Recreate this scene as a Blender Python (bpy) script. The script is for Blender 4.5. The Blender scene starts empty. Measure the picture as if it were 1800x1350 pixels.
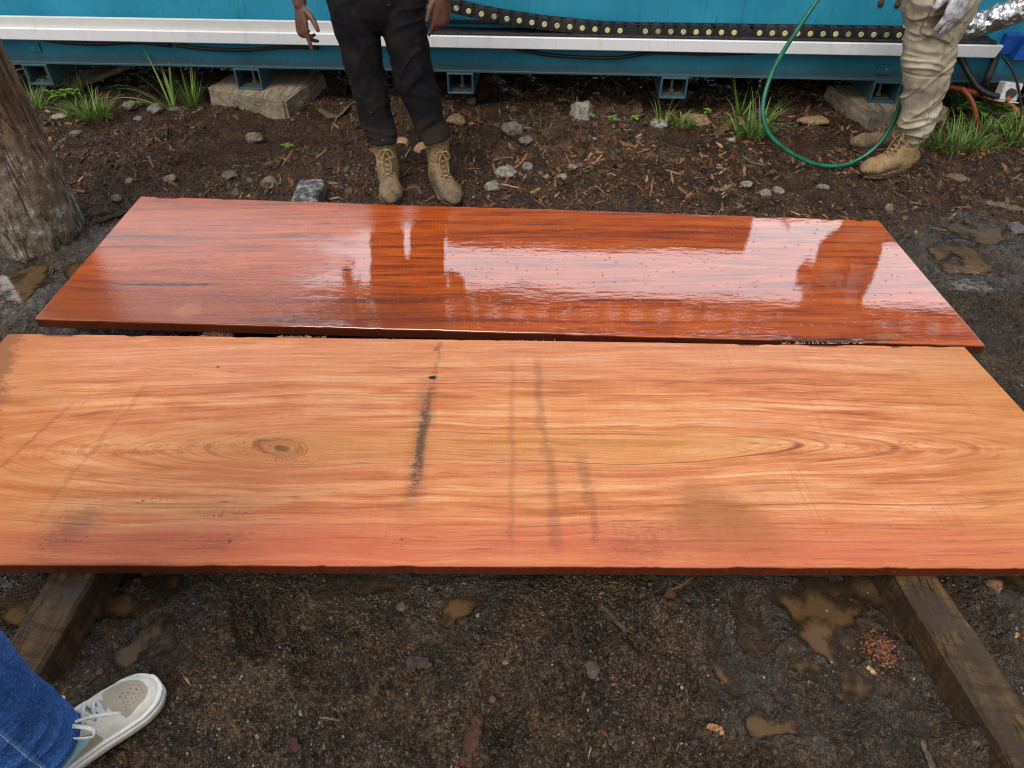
import bpy, bmesh, math, random
import numpy as np
from mathutils import Vector, Matrix
from math import radians, sin, cos, pi, tan, atan2, sqrt, exp

sc = bpy.context.scene
# ------------------------------------------------------------------ camera
CAM_H, PITCH, FPX = 1.52, radians(41.2), 1250.0
cam = bpy.data.cameras.new('camera'); cam_o = bpy.data.objects.new('camera', cam)
sc.collection.objects.link(cam_o); sc.camera = cam_o
cam.sensor_width = 36.0; cam.lens = 36.0*FPX/1800.0; cam.clip_start = 0.05; cam.clip_end = 500
cam_o.location = (0, 0, CAM_H); cam_o.rotation_euler = (pi/2-PITCH, 0, 0)
# ------------------------------------------------------------------ sky, sun, exposure
SKY_BAND = 5.8
SUN_EL, SUN_AZ = radians(58), radians(205)      # azimuth measured from +Y clockwise: behind the viewer
w = bpy.data.worlds.new('World'); sc.world = w; w.use_nodes = True
nt = w.node_tree; nt.nodes.clear()
sky = nt.nodes.new('ShaderNodeTexSky'); sky.sky_type = 'NISHITA'; sky.sun_disc = False
sky.sun_elevation = SUN_EL; sky.sun_rotation = SUN_AZ; sky.dust_density = 4.0; sky.air_density = 1.2
hs = nt.nodes.new('ShaderNodeHueSaturation'); hs.inputs['Saturation'].default_value = 0.22
bg = nt.nodes.new('ShaderNodeBackground'); bg.inputs['Strength'].default_value = 0.12
wo = nt.nodes.new('ShaderNodeOutputWorld')
wtc = nt.nodes.new('ShaderNodeTexCoord'); wsx = nt.nodes.new('ShaderNodeSeparateXYZ'); nt.links.new(wtc.outputs['Generated'], wsx.inputs[0])
def wm(op, a, b=None):
    n = nt.nodes.new('ShaderNodeMath'); n.operation = op
    for i, q in enumerate((a, b)):
        if q is None: continue
        if isinstance(q, (int, float)): n.inputs[i].default_value = q
        else: nt.links.new(q, n.inputs[i])
    return n.outputs[0]
def wr(x, a, b):
    n = nt.nodes.new('ShaderNodeMapRange'); n.interpolation_type = 'SMOOTHSTEP'; nt.links.new(x, n.inputs[0]); n.inputs[1].default_value = a; n.inputs[2].default_value = b; return n.outputs[0]
# bright band added low in the far sky to lift the wet slab's reflection
sky_band = wm('ADD', 1.0, wm('MULTIPLY', wm('MULTIPLY', wr(wsx.outputs[1], 0.25, 0.8), wr(wsx.outputs[2], 0.78, 0.55)), SKY_BAND))
vm = nt.nodes.new('ShaderNodeVectorMath'); vm.operation = 'SCALE'; nt.links.new(hs.outputs[0], vm.inputs[0]); nt.links.new(sky_band, vm.inputs[3])
nt.links.new(sky.outputs[0], hs.inputs['Color']); nt.links.new(vm.outputs[0], bg.inputs['Color']); nt.links.new(bg.outputs[0], wo.inputs[0])
sl = bpy.data.lights.new('sun', 'SUN'); sl.energy = 1.1; sl.angle = radians(25); sl.color = (1.0, 0.95, 0.88)
sun_o = bpy.data.objects.new('sun', sl); sc.collection.objects.link(sun_o); sun_o.location = (0, -3, 8)
sdir = Vector((sin(SUN_AZ)*cos(SUN_EL), cos(SUN_AZ)*cos(SUN_EL), sin(SUN_EL)))
sun_o.rotation_euler = sdir.to_track_quat('Z', 'Y').to_euler()
sc.view_settings.view_transform = 'Standard'; sc.view_settings.look = 'None'
sc.view_settings.gamma = 1.0; sc.view_settings.exposure = 0.22
sc.cycles.filter_width = 1.15

# ------------------------------------------------------------------ geometry helpers
rng = np.random.default_rng(7); random.seed(7)
CT, ST = cos(PITCH), sin(PITCH)
def ray(px, py):
    u = (px-900)/FPX; v = (py-675)/FPX
    return np.array([u, CT - v*ST, -ST - v*CT])
def gp(px, py, z=0.0):
    d = ray(px, py); t = (z-CAM_H)/d[2]
    return np.array([d[0]*t, d[1]*t, z])
def yp(px, py, Y):
    d = ray(px, py); t = Y/d[1]
    return np.array([d[0]*t, Y, CAM_H+d[2]*t])
def ppm(p): return FPX/(p[1]*CT + (CAM_H-p[2])*ST)

def _hash(i, j, k, s):
    h = (i.astype(np.int64)*374761393 + j.astype(np.int64)*668265263 + k.astype(np.int64)*2147483647*3 + s*974711) & 0xffffffff
    h = ((h ^ (h >> 13))*1274126177) & 0xffffffff
    h = ((h ^ (h >> 15))*2246822519) & 0xffffffff
    return ((h ^ (h >> 16)) & 0xffffff)/float(0xffffff)
def vn(x, y, z=None, s=0):
    """smooth value noise, 0..1"""
    x = np.asarray(x, float); y = np.asarray(y, float); z = np.zeros_like(x) if z is None else np.asarray(z, float)
    i, j, k = np.floor(x), np.floor(y), np.floor(z)
    f, g, h = x-i, y-j, z-k
    f = f*f*f*(f*(f*6-15)+10); g = g*g*g*(g*(g*6-15)+10); h = h*h*h*(h*(h*6-15)+10)
    def L(dk):
        a = _hash(i, j, k+dk, s); b = _hash(i+1, j, k+dk, s); c = _hash(i, j+1, k+dk, s); d = _hash(i+1, j+1, k+dk, s)
        return (a*(1-f)+b*f)*(1-g) + (c*(1-f)+d*f)*g
    a = L(0)
    if not np.any(h): return a
    return a*(1-h) + L(1)*h
def fbm(x, y, z=None, o=4, s=0, r=0.5):
    t = 0; a = 1.0; n = 0
    for q in range(o):
        m = 2.03**q
        t = t + a*vn(x*m+q*17.3, y*m-q*9.1, None if z is None else z*m+q*5.7, s+q); n += a; a *= r
    return t/n
def sstep(x, a, b):
    t = np.clip((x-a)/(b-a), 0, 1); return t*t*(3-2*t)

def mesh_raw(name, V, Fs, smooth=True, cols=None, attrs=None):
    """V (n,3); Fs list of arrays/lists of faces"""
    V = np.asarray(V, np.float32)
    me = bpy.data.meshes.new(name)
    if isinstance(Fs, np.ndarray):
        n, k = Fs.shape
        me.vertices.add(len(V)); me.vertices.foreach_set('co', V.ravel())
        me.loops.add(n*k); me.loops.foreach_set('vertex_index', Fs.astype(np.int32).ravel())
        me.polygons.add(n); me.polygons.foreach_set('loop_start', np.arange(0, n*k, k, dtype=np.int32))
        me.polygons.foreach_set('loop_total', np.full(n, k, np.int32))
        me.update(calc_edges=True); me.validate()
    else:
        me.from_pydata([tuple(map(float, v)) for v in V], [], [tuple(int(q) for q in f) for f in Fs]); me.update()
    if len(me.polygons): me.polygons.foreach_set('use_smooth', np.full(len(me.polygons), bool(smooth)))
    if cols is not None:
        a = me.color_attributes.new('col', 'FLOAT_COLOR', 'POINT')
        c = np.ones((len(V), 4), np.float32); c[:, :3] = cols; a.data.foreach_set('color', c.ravel())
    for k_, arr in (attrs or {}).items():
        a = me.attributes.new(k_, 'FLOAT', 'POINT'); a.data.foreach_set('value', np.asarray(arr, np.float32))
    return me
WL = {}
def link(o): sc.collection.objects.link(o); return o
def tag(o, label, cat, group=None):
    o['label'] = label; o['category'] = cat
    if group: o['group'] = group
    return o
def empty(name, loc, rz=0.0):
    o = bpy.data.objects.new(name, None); o.location = loc; o.rotation_euler = (0, 0, rz); o.empty_display_size = 0.1
    WL[o.name] = np.array(loc, float); return link(o)
def put(name, V, F, mat, root=None, loc=None, local=False, smooth=True, cols=None, attrs=None, kind=None):
    """one mesh object; world-space vertices are shifted to the root (or to loc)"""
    V = np.asarray(V, float)
    if root is not None:
        base = np.zeros(3) if local else WL[root.name]
    else:
        base = np.zeros(3) if loc is None else np.array(loc, float)
    me = mesh_raw(name, V-base, F, smooth, cols, attrs)
    o = bpy.data.objects.new(name, me); link(o)
    if mat: me.materials.append(mat)
    if root is not None:
        o.parent = root; WL[o.name] = base.copy()
    else:
        o.location = base; WL[o.name] = base.copy()
    if kind: o['kind'] = kind
    return o
class MB:
    def __init__(s): s.v = []; s.f = []; s.n = 0; s.c = []
    def add(s, vf, col=None):
        v, f = vf; v = np.asarray(v, float)
        s.v.append(v); s.f += [tuple(int(q)+s.n for q in t) for t in f]; s.n += len(v)
        if col is not None: s.c.append(np.tile(np.array(col, float), (len(v), 1)))
        return s
    def V(s): return np.concatenate(s.v)
    def put(s, name, mat, root=None, loc=None, local=False, smooth=True, kind=None):
        return put(name, s.V(), s.f, mat, root, loc, local, smooth, cols=np.concatenate(s.c) if s.c else None, kind=kind)
def box(c, size, bev=0.004, seg=1, R=None):
    bm = bmesh.new(); bmesh.ops.create_cube(bm, size=1.0)
    bmesh.ops.scale(bm, vec=size, verts=bm.verts)
    if bev > 0: bmesh.ops.bevel(bm, geom=bm.edges[:], offset=bev, segments=seg, affect='EDGES', profile=0.5)
    if R is not None: bmesh.ops.transform(bm, matrix=R.to_4x4(), verts=bm.verts)
    V = np.array([v.co[:] for v in bm.verts])+np.array(c, float); bm.verts.index_update()
    F = [[v.index for v in f.verts] for f in bm.faces]; bm.free(); return V, F
def spl(P, n):
    """Catmull-Rom through the points, n samples (points may carry extra columns such as radii)"""
    P = np.asarray(P, float); m = len(P)
    if m == 2: t = np.linspace(0, 1, n)[:, None]; return P[0]*(1-t)+P[1]*t
    E = np.vstack([2*P[0]-P[1], P, 2*P[-1]-P[-2]]); out = []
    for t in np.linspace(0, m-1-1e-9, n):
        i = int(t); u = t-i; a, b, c, d = E[i], E[i+1], E[i+2], E[i+3]
        out.append(0.5*((2*b)+(c-a)*u+(2*a-5*b+4*c-d)*u*u+(3*b-a-3*c+d)*u**3))
    return np.array(out)
def tube(P, rad, n=10, up=(0, 0, 1), caps=True, round_caps=False, flat_end=False):
    """tube along points; rad scalar, per-point, or per-point (rx,ry): rx across, ry along the up side"""
    P = np.asarray(P, float); m = len(P)
    rad = np.asarray(rad, float)
    if rad.ndim == 0: rad = np.full((m, 2), float(rad))
    elif rad.ndim == 1: rad = np.stack([rad, rad], 1) if len(rad) == m else np.tile(rad, (m, 1))
    if round_caps:
        t0 = P[0]-P[1]; t0 = t0/np.linalg.norm(t0); t1 = P[-1]-P[-2]; t1 = t1/np.linalg.norm(t1)
        A = [P[0]+t0*rad[0].mean()*k for k in (0.97, 0.75, 0.4)]; RA = [rad[0]*k for k in (0.25, 0.66, 0.92)]
        B = [P[-1]+t1*rad[-1].mean()*k for k in (0.4, 0.75, 0.97)]; RB = [rad[-1]*k for k in (0.92, 0.66, 0.25)]
        if flat_end: B, RB = P[:0], rad[:0]
        P = np.vstack([A, P, B]); rad = np.vstack([RA, rad, RB]); m = len(P)
    T = np.gradient(P, axis=0); T /= np.linalg.norm(T, axis=1)[:, None]+1e-12
    up = np.array(up, float)
    s = np.cross(T[0], up)
    if np.linalg.norm(s) < 0.15: up = np.array([0, 1.0, 0]) if abs(T[0][1]) < 0.8 else np.array([1.0, 0, 0]); s = np.cross(T[0], up)
    s /= np.linalg.norm(s); V = []
    a = np.linspace(0, 2*pi, n, endpoint=False); ca, sa = np.cos(a), np.sin(a)
    for i in range(m):
        s = s - T[i]*np.dot(s, T[i]); s /= np.linalg.norm(s); b = np.cross(s, T[i])
        V.append(P[i]+np.outer(ca*rad[i, 0], s)+np.outer(sa*rad[i, 1], b))
    V = np.vstack(V); F = []
    for i in range(m-1):
        for j in range(n):
            k = (j+1) % n; F.append((i*n+j, i*n+k, (i+1)*n+k, (i+1)*n+j))
    if caps: F.append(tuple(range(n-1, -1, -1))); F.append(tuple((m-1)*n+j for j in range(n)))
    return V, F
def ellip(c, r, n=16, m=10, R=None):
    V = [(0, 0, -1)]; F = []
    for i in range(1, m):
        t = -pi/2+pi*i/m
        for j in range(n): V.append((cos(t)*cos(2*pi*j/n), cos(t)*sin(2*pi*j/n), sin(t)))
    V.append((0, 0, 1)); V = np.array(V)*np.array(r)
    for j in range(n): F.append((0, 1+(j+1) % n, 1+j)); F.append((len(V)-1, 1+(m-2)*n+j, 1+(m-2)*n+(j+1) % n))
    for i in range(m-2):
        for j in range(n):
            k = (j+1) % n; F.append((1+i*n+j, 1+i*n+k, 1+(i+1)*n+k, 1+(i+1)*n+j))
    if R is not None: V = V @ np.array(R).T
    return V+np.array(c, float), F
def remesh(parts, voxel, smooth=3):
    """union of closed shapes into one continuous surface"""
    b = MB()
    for p in parts: b.add(p)
    me = mesh_raw('tmp', b.V(), b.f); o = link(bpy.data.objects.new('tmp', me))
    md = o.modifiers.new('r', 'REMESH'); md.mode = 'VOXEL'; md.voxel_size = voxel
    if smooth: s = o.modifiers.new('s', 'SMOOTH'); s.factor = 0.5; s.iterations = smooth
    dg = bpy.context.evaluated_depsgraph_get(); m2 = bpy.data.meshes.new_from_object(o.evaluated_get(dg))
    V = np.empty(len(m2.vertices)*3, np.float32); m2.vertices.foreach_get('co', V); V = V.reshape(-1, 3).astype(float)
    N = np.empty(len(m2.vertices)*3, np.float32); m2.vertices.foreach_get('normal', N); N = N.reshape(-1, 3).astype(float)
    Fq = np.array([p.vertices[:] for p in m2.polygons if len(p.vertices) == 4], np.int32)
    bpy.data.objects.remove(o); bpy.data.meshes.remove(me); bpy.data.meshes.remove(m2)
    return V, N, Fq

# ------------------------------------------------------------------ node helpers
class S:
    def __init__(s, g, k): s.g = g; s.k = k
    def __add__(a, b): return a.g.m('ADD', a, b)
    __radd__ = __add__
    def __sub__(a, b): return a.g.m('SUBTRACT', a, b)
    def __rsub__(a, b): return a.g.m('SUBTRACT', b, a)
    def __mul__(a, b): return a.g.m('MULTIPLY', a, b)
    __rmul__ = __mul__
    def __truediv__(a, b): return a.g.m('DIVIDE', a, b)
    def __neg__(a): return a.g.m('MULTIPLY', a, -1.0)
class G:
    def __init__(s, name, **kw):
        s.mat = bpy.data.materials.new(name); s.mat.use_nodes = True; s.nt = s.mat.node_tree
        s.b = s.nt.nodes['Principled BSDF']
        tc = s.nt.nodes.new('ShaderNodeTexCoord'); s.obj = S(s, tc.outputs['Object'])
        for k, v in kw.items(): s.set(k.replace('_', ' '), v)
    def wire(s, inp, v):
        if isinstance(v, S): s.nt.links.new(v.k, inp)
        elif isinstance(v, (tuple, list)):
            if len(v) == 3 and len(inp.default_value) == 4: v = (*v, 1.0)
            inp.default_value = v
        else: inp.default_value = v
    def set(s, name, v):
        s.wire(s.b.inputs[name], v); return s
    def m(s, op, a, b=None, c=None, clamp=False):
        n = s.nt.nodes.new('ShaderNodeMath'); n.operation = op; n.use_clamp = clamp
        for i, x in enumerate((a, b, c)):
            if x is not None: s.wire(n.inputs[i], x)
        return S(s, n.outputs[0])
    def max(s, a, b): return s.m('MAXIMUM', a, b)
    def min(s, a, b): return s.m('MINIMUM', a, b)
    def abs(s, a): return s.m('ABSOLUTE', a)
    def sqrt(s, a): return s.m('SQRT', a)
    def exp(s, a): return s.m('EXPONENT', a)
    def sin(s, a): return s.m('SINE', a)
    def sep(s, v):
        n = s.nt.nodes.new('ShaderNodeSeparateXYZ'); s.wire(n.inputs[0], v); return [S(s, n.outputs[i]) for i in range(3)]
    def comb(s, x, y, z=0.0):
        n = s.nt.nodes.new('ShaderNodeCombineXYZ')
        for i, q in enumerate((x, y, z)): s.wire(n.inputs[i], q)
        return S(s, n.outputs[0])
    def vmul(s, v, t):
        n = s.nt.nodes.new('ShaderNodeVectorMath'); n.operation = 'MULTIPLY'; s.wire(n.inputs[0], v); n.inputs[1].default_value = t; return S(s, n.outputs[0])
    def vadd(s, v, t):
        n = s.nt.nodes.new('ShaderNodeVectorMath'); n.operation = 'ADD'; s.wire(n.inputs[0], v); s.wire(n.inputs[1], t); return S(s, n.outputs[0])
    def noise(s, v, scale=1.0, detail=3.0, rough=0.5, dist=0.0, col=False):
        n = s.nt.nodes.new('ShaderNodeTexNoise'); s.wire(n.inputs['Vector'], v)
        n.inputs['Scale'].default_value = scale; n.inputs['Detail'].default_value = detail
        n.inputs['Roughness'].default_value = rough; n.inputs['Distortion'].default_value = dist
        return S(s, n.outputs[1 if col else 0])
    def vor(s, v, scale, feature='F1', out=0, rand=1.0):
        n = s.nt.nodes.new('ShaderNodeTexVoronoi'); n.feature = feature; s.wire(n.inputs['Vector'], v)
        n.inputs['Scale'].default_value = scale; n.inputs['Randomness'].default_value = rand
        return S(s, n.outputs[out])
    def ss(s, x, a, b, lo=0.0, hi=1.0):
        n = s.nt.nodes.new('ShaderNodeMapRange'); n.interpolation_type = 'SMOOTHSTEP'
        s.wire(n.inputs['Value'], x); n.inputs['From Min'].default_value = a; n.inputs['From Max'].default_value = b
        n.inputs['To Min'].default_value = lo; n.inputs['To Max'].default_value = hi; return S(s, n.outputs[0])
    def ramp(s, x, stops):
        n = s.nt.nodes.new('ShaderNodeValToRGB'); s.wire(n.inputs[0], x); e = n.color_ramp.elements
        while len(e) < len(stops): e.new(0.5)
        for q, (p, c) in zip(e, stops): q.position = p; q.color = (*c, 1.0)
        return S(s, n.outputs[0])
    def mix(s, f, a, b, mode='MIX'):
        n = s.nt.nodes.new('ShaderNodeMix'); n.data_type = 'RGBA'; n.blend_type = mode
        s.wire(n.inputs[0], f); s.wire(n.inputs[6], a); s.wire(n.inputs[7], b); return S(s, n.outputs[2])
    def attr(s, name, color=False):
        n = s.nt.nodes.new('ShaderNodeAttribute'); n.attribute_name = name; return S(s, n.outputs[0 if color else 2])
    def bump(s, h, strength=0.5, dist=0.01, normal=None):
        n = s.nt.nodes.new('ShaderNodeBump'); s.wire(n.inputs['Height'], h); n.inputs['Strength'].default_value = strength
        n.inputs['Distance'].default_value = dist
        if normal is not None: s.wire(n.inputs['Normal'], normal)
        return S(s, n.outputs[0])
# ------------------------------------------------------------------ materials
def m_plain(name, col, rough=0.5, var=0.15, scale=30, bump=0.0, bscale=200, metallic=0.0, col2=None):
    g = G(name, Roughness=rough, Metallic=metallic)
    n = g.noise(g.obj, scale, 5, 0.6)
    c2 = col2 or tuple(c*(1-var*2.2) for c in col)
    g.set('Base Color', g.mix(g.ss(n, 0.3, 0.7), c2, tuple(min(1, c*(1+var)) for c in col)))
    if bump: g.set('Normal', g.bump(g.noise(g.obj, bscale, 4, 0.6), bump, 0.003))
    return g.mat
def ground_mat():
    g = G('wet_mud'); x, y, z = g.sep(g.obj); p = g.comb(x, y, 0.0)
    n1 = g.noise(p, 1.6, 5, 0.6); n2 = g.noise(p, 9, 6, 0.62, 0.4); n3 = g.noise(p, 55, 6, 0.68); n4 = g.noise(p, 260, 3, 0.6)
    back = g.ss(y + (n1-0.5)*1.4, 2.35, 3.1)
    front = g.ramp(n2, [(0.30, (0.026, 0.0165, 0.010)), (0.48, (0.080, 0.050, 0.029)), (0.62, (0.150, 0.090, 0.048)), (0.8, (0.21, 0.118, 0.056))])
    rear = g.ramp(n2, [(0.28, (0.030, 0.0145, 0.009)), (0.48, (0.098, 0.046, 0.0255)), (0.62, (0.175, 0.083, 0.043)), (0.8, (0.25, 0.135, 0.070))])
    c = g.mix(back, front, rear)
    red = g.ss(g.noise(g.vadd(p, (7.3, 2.1, 0)), 3.1, 5, 0.65), 0.56, 0.72)
    c = g.mix(red*0.7, c, (0.125, 0.045, 0.018))
    c = g.mix(g.ss(n3, 0.50, 0.70)*0.6, c, (0.165, 0.125, 0.092))
    c = g.mix(g.ss(n3, 0.47, 0.30)*0.75, c, (0.008, 0.006, 0.005))
    # every crumb of the mud has its own tint; some are pale or rusty grit
    vd = g.vor(p, 310, 'F1', 0); vc = g.vor(p, 310, 'F1', 1); r_, g_, b_ = g.sep(vc)
    vd2 = g.vor(p, 120, 'F1', 0); r2, g2, b2 = g.sep(g.vor(p, 120, 'F1', 1))
    k1 = g.m('ADD', r_*r_*1.25, 0.45); k2 = g.m('ADD', r2*r2*0.9, 0.65)
    kk = g.mix(1.0, c, g.comb(k1*k2, k1*k2*g.m('ADD', b_*0.10, 0.95), k1*k2*g.m('ADD', b_*0.25, 0.87)), 'MULTIPLY'); c = kk
    c = g.mix(g.ss(vd2, 0.55, 0.85)*0.55, c, (0.008, 0.006, 0.0045))
    grit = g.ramp(g_, [(0.0, (0.25, 0.235, 0.205)), (0.35, (0.13, 0.115, 0.095)), (0.6, (0.26, 0.16, 0.075)), (0.8, (0.28, 0.115, 0.04)), (1.0, (0.30, 0.27, 0.20))])
    gz = g.noise(p, 5, 4, 0.6)
    gm = g.ss(vd, 0.50, 0.30)*g.ss(b_ + (gz-0.5)*0.55, 0.84, 0.88); c = g.mix(gm*0.85, c, grit)
    gm2 = g.ss(vd2, 0.42, 0.28)*g.ss(b2 + (gz-0.5)*0.5, 0.90, 0.93); c = g.mix(gm2*0.8, c, g.mix(0.35, grit, (0.10, 0.075, 0.055)))
    hp_ = g.comb(x, y, 0.0); hx = (x-0.36)/0.55; hy = (y-3.66)/0.30; hump = g.exp(-(hx*hx+hy*hy)); c = g.mix(hump*g.ss(n2, 0.40, 0.62)*0.55, c, (0.24, 0.135, 0.070))
    sx = (x-float(gp(1222, 255)[0]))/0.10; sy = (y-float(gp(1222, 255)[1]))/0.12; sp_ = g.exp(-(sx*sx+sy*sy)); c = g.mix(sp_*0.75, c, (0.018, 0.011, 0.009)); c = g.mix(g.ss(g.noise(p, 45, 5, 0.75)+sp_*0.22, 0.76, 0.84)*g.ss(sp_, 0.2, 0.5)*0.8, c, (0.46, 0.46, 0.47))
    wet = g.attr('wet')
    c = g.mix(wet*0.38, c, (0.040, 0.024, 0.013))
    g.set('Base Color', c)
    ro = g.ss(g.noise(p, 14, 5, 0.65), 0.35, 0.65, 0.26, 0.72)
    g.set('Roughness', g.max(g.m('SUBTRACT', ro, wet*0.42), 0.12))
    g.set('Specular IOR Level', 0.22)
    n5 = g.noise(p, 34, 5, 0.62); h = n3*1.2 + n4*0.25 + g.ss(vd, 0.6, 0.1)*0.30 + g.ss(vd2, 0.7, 0.1)*0.5 + g.noise(p, 120, 4, 0.6)*0.5 + n5*1.0
    g.set('Normal', g.bump(h, 1.0, 0.018))
    g.set('Coat Weight', g.m('ADD', wet*0.85, 0.12)); g.set('Coat IOR', 1.5); g.set('Coat Roughness', 0.10)
    g.set('Coat Normal', g.bump(n5*1.0 + n3*0.55, 1.0, 0.020))
    return g.mat
def water_mat():
    """thin muddy water: opaque where deep, letting the mud show at the shallow rim"""
    g = G('muddy_water', Roughness=0.05, IOR=1.33)
    x, y, z = g.sep(g.obj); p = g.comb(x, y, 0.0)
    n = g.noise(p, 7, 5, 0.6); d = g.attr('depth')
    c = g.ramp(n*0.6+g.ss(d, 0.0, 0.018)*0.4, [(0.3, (0.040, 0.025, 0.014)), (0.55, (0.082, 0.048, 0.024)), (0.8, (0.135, 0.076, 0.035))])
    c = g.mix(g.ss(g.noise(p, 95, 5, 0.75), 0.60, 0.68)*0.75, c, (0.018, 0.012, 0.008)); vb = g.vor(p, 60, 'F1', 0); vr, _, _ = g.sep(g.vor(p, 60, 'F1', 1)); c = g.mix(g.ss(vb, 0.22, 0.14)*g.ss(vr, 0.90, 0.93)*0.6, c, (0.45, 0.42, 0.38))
    g.set('Base Color', c); g.set('Roughness', g.ss(n, 0.3, 0.7, 0.03, 0.09)); g.set('Specular IOR Level', 0.8)
    g.set('Normal', g.bump(g.noise(p, 25, 3, 0.5)+g.noise(p, 140, 2)*0.15, 0.10, 0.01))
    g.set('Alpha', g.ss(d + (g.noise(p, 50, 5, 0.72)-0.5)*0.016, -0.001, 0.016, 0.15, 0.95))
    return g.mat
def slab_mat(near, loc):
    g = G('sawn_slab_dry' if near else 'sawn_slab_wet')
    x, y, z = g.sep(g.obj); X = x+float(loc[0]); Y = y+float(loc[1]); P = g.comb(X, Y, z)
    if near:
        kx, ky = gp(495, 788, ZT)[:2]; y0 = 1.325; xr, xl, kr, kl = 0.25, -0.45, 10.0, 7.0
    else:
        kx, ky = gp(607, 474, ZT)[:2]; y0 = ky+0.01; xr, xl, kr, kl = 0.1, -0.65, 13.0, 9.0
    wob = (g.noise(g.vmul(P, (1.1, 2.2, 1)), 1.0, 3, 0.5)-0.5)*0.085 + (g.noise(g.vmul(P, (4.0, 9.0, 1)), 1.0, 3, 0.5)-0.5)*0.014
    yr = Y - y0 + wob
    dx = X-float(kx); dy = Y-float(ky)
    kd = g.sqrt((dx/1.9)*(dx/1.9) + dy*dy)
    push = g.exp(-(kd*kd)/0.0038)
    yr2 = yr*(1.0 - push*0.0)
    a = g.max(X-xr, 0.0)/kr; b = g.max(xl-X, 0.0)/kl
    r = g.sqrt(a*a + b*b + yr2*yr2)
    side = g.ss(yr, -0.03, 0.03)
    bend = push*g.ss(yr, -0.01, 0.01, -1.0, 1.0)*0.020
    r = r - g.abs(bend)
    q1 = g.comb(X*0.55, r*26.0, side*1.7); q2 = g.comb(X*1.5, r*80.0, side*3.1+4.0); q3 = g.comb(X*5.0, r*330.0, side*2.0)
    n1 = g.noise(q1, 1.0, 3, 0.55, 0.15); n2 = g.noise(q2, 1.0, 4, 0.6, 0.25); n3 = g.noise(q3, 1.0, 3, 0.6)
    pores = g.noise(g.vmul(P, (38, 900, 1)), 1.0, 2, 0.6)
    ribbon = g.noise(g.vmul(g.vadd(P, (3.1, 0, 0)), (5.0, 34.0, 1)), 1.0, 4, 0.6, 0.3)     # interlocked grain: broken light flames
    saw = g.noise(g.comb(X*240+Y*16.0, Y*5.0, 0), 1.0, 3, 0.6)
    sawb = g.noise(g.comb(X*46+Y*3.0, Y*0.8, 3.0), 1.0, 3, 0.7)
    t = n1*0.30 + n2*0.27 + n3*0.15 + ribbon*0.28
    if near:
        c = g.ramp(t, [(0.385, (0.27, 0.056, 0.018)), (0.44, (0.46, 0.132, 0.042)), (0.49, (0.62, 0.215, 0.080)), (0.53, (0.71, 0.292, 0.122)), (0.59, (0.79, 0.415, 0.215))])
        g2 = g.noise(g.vmul(P, (0.6, 1.5, 1)), 1.4, 2, 0.5)
        c = g.mix(g.ss(g2, 0.42, 0.6)*0.22, c, (0.60, 0.255, 0.075))
        blot0 = g.noise(g.vmul(P, (70, 100, 1)), 1.0, 4, 0.65)
        fig = g.noise(g.vmul(g.vadd(P, (1.7, 4.0, 0)), (1.7, 9.0, 1)), 1.0, 4, 0.55, 0.6); c = g.mix(g.ss(fig, 0.50, 0.66)*0.50, c, (0.60, 0.185, 0.085)); c = g.mix(g.ss(fig, 0.46, 0.34)*0.35, c, (0.74, 0.41, 0.20))
        c = g.mix(g.exp(-(kd*kd)/0.022)*0.55, c, (0.56, 0.155, 0.065))
        # cathedral heart a little yellower
        c = g.mix(g.ss(r, 0.085, 0.02)*0.45, c, (0.60, 0.285, 0.085))
        # pink outer bands
        pk = g.ss(Y + (g.noise(g.vmul(P, (0.9, 3, 1)), 1.0, 2)-0.5)*0.10, 1.12, 1.02)
        c = g.mix(pk*g.ss(n2, 0.3, 0.62, 0.35, 0.95), c, (0.55, 0.125, 0.062))
        pk2 = g.ss(Y + (n1-0.5)*0.3, 1.50, 1.74)
        c = g.mix(pk2*g.ss(n2, 0.65, 0.35, 0.15, 0.75), c, (0.60, 0.225, 0.135))
        # thin dark ring lines
        for rr, wd, st in ((0.052, 0.0011, 0.85), (0.060, 0.0007, 0.45), (0.078, 0.0009, 0.55), (0.100, 0.0009, 0.45), (0.205, 0.0010, 0.6), (0.262, 0.0010, 0.65), (0.31, 0.0009, 0.5)):
            ln = g.ss(g.abs(r + (g.noise(g.vmul(P, (2.5, 6, 1)), 1.0, 2)-0.5)*0.004 - rr), wd*2.2, wd*0.5)
            lm = g.ss(g.noise(g.comb(X*2.6, yr*9.0, rr*40), 1.0, 2), 0.36, 0.50)
            c = g.mix(ln*lm*st*(g.ss(X, -0.35, 0.15, 0.45, 1.0) if rr < 0.11 else 1.0), c, (0.20, 0.05, 0.03))
        # knot
        ks = g.sqrt((dx/1.75+dy*0.45)*(dx/1.75+dy*0.45)+dy*dy) + (g.noise(P, 16, 4, 0.6)-0.5)*0.034 - g.ss(dx, 0.02, -0.10)*0.010
        ring = g.noise(g.comb(ks*150.0, dx*3.0, 2.0), 1.0, 3, 0.6)
        c = g.mix(g.ss(ks, 0.052, 0.028)*g.ss(ring, 0.42, 0.62)*0.75, c, (0.30, 0.085, 0.03))
        c = g.mix(g.ss(ks, 0.034, 0.016)*0.35, c, (0.42, 0.14, 0.045))
        c = g.mix(g.ss(ks, 0.010, 0.003)*0.75, c, (0.10, 0.058, 0.028))
        kc = g.noise(g.comb(ks*70.0, dx*9.0, dy*9.0), 1.0, 3, 0.55); c = g.mix(g.ss(g.abs(kc-0.5), 0.016, 0.003)*g.ss(ks, 0.075, 0.045)*0.65, c, (0.17, 0.045, 0.02))
        lx = g.ss(g.abs(ks-0.031-dx*0.10), 0.0022, 0.0006); c = g.mix(lx*0.6*g.ss(dx, 0.03, -0.02), c, (0.20, 0.05, 0.025))
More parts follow.
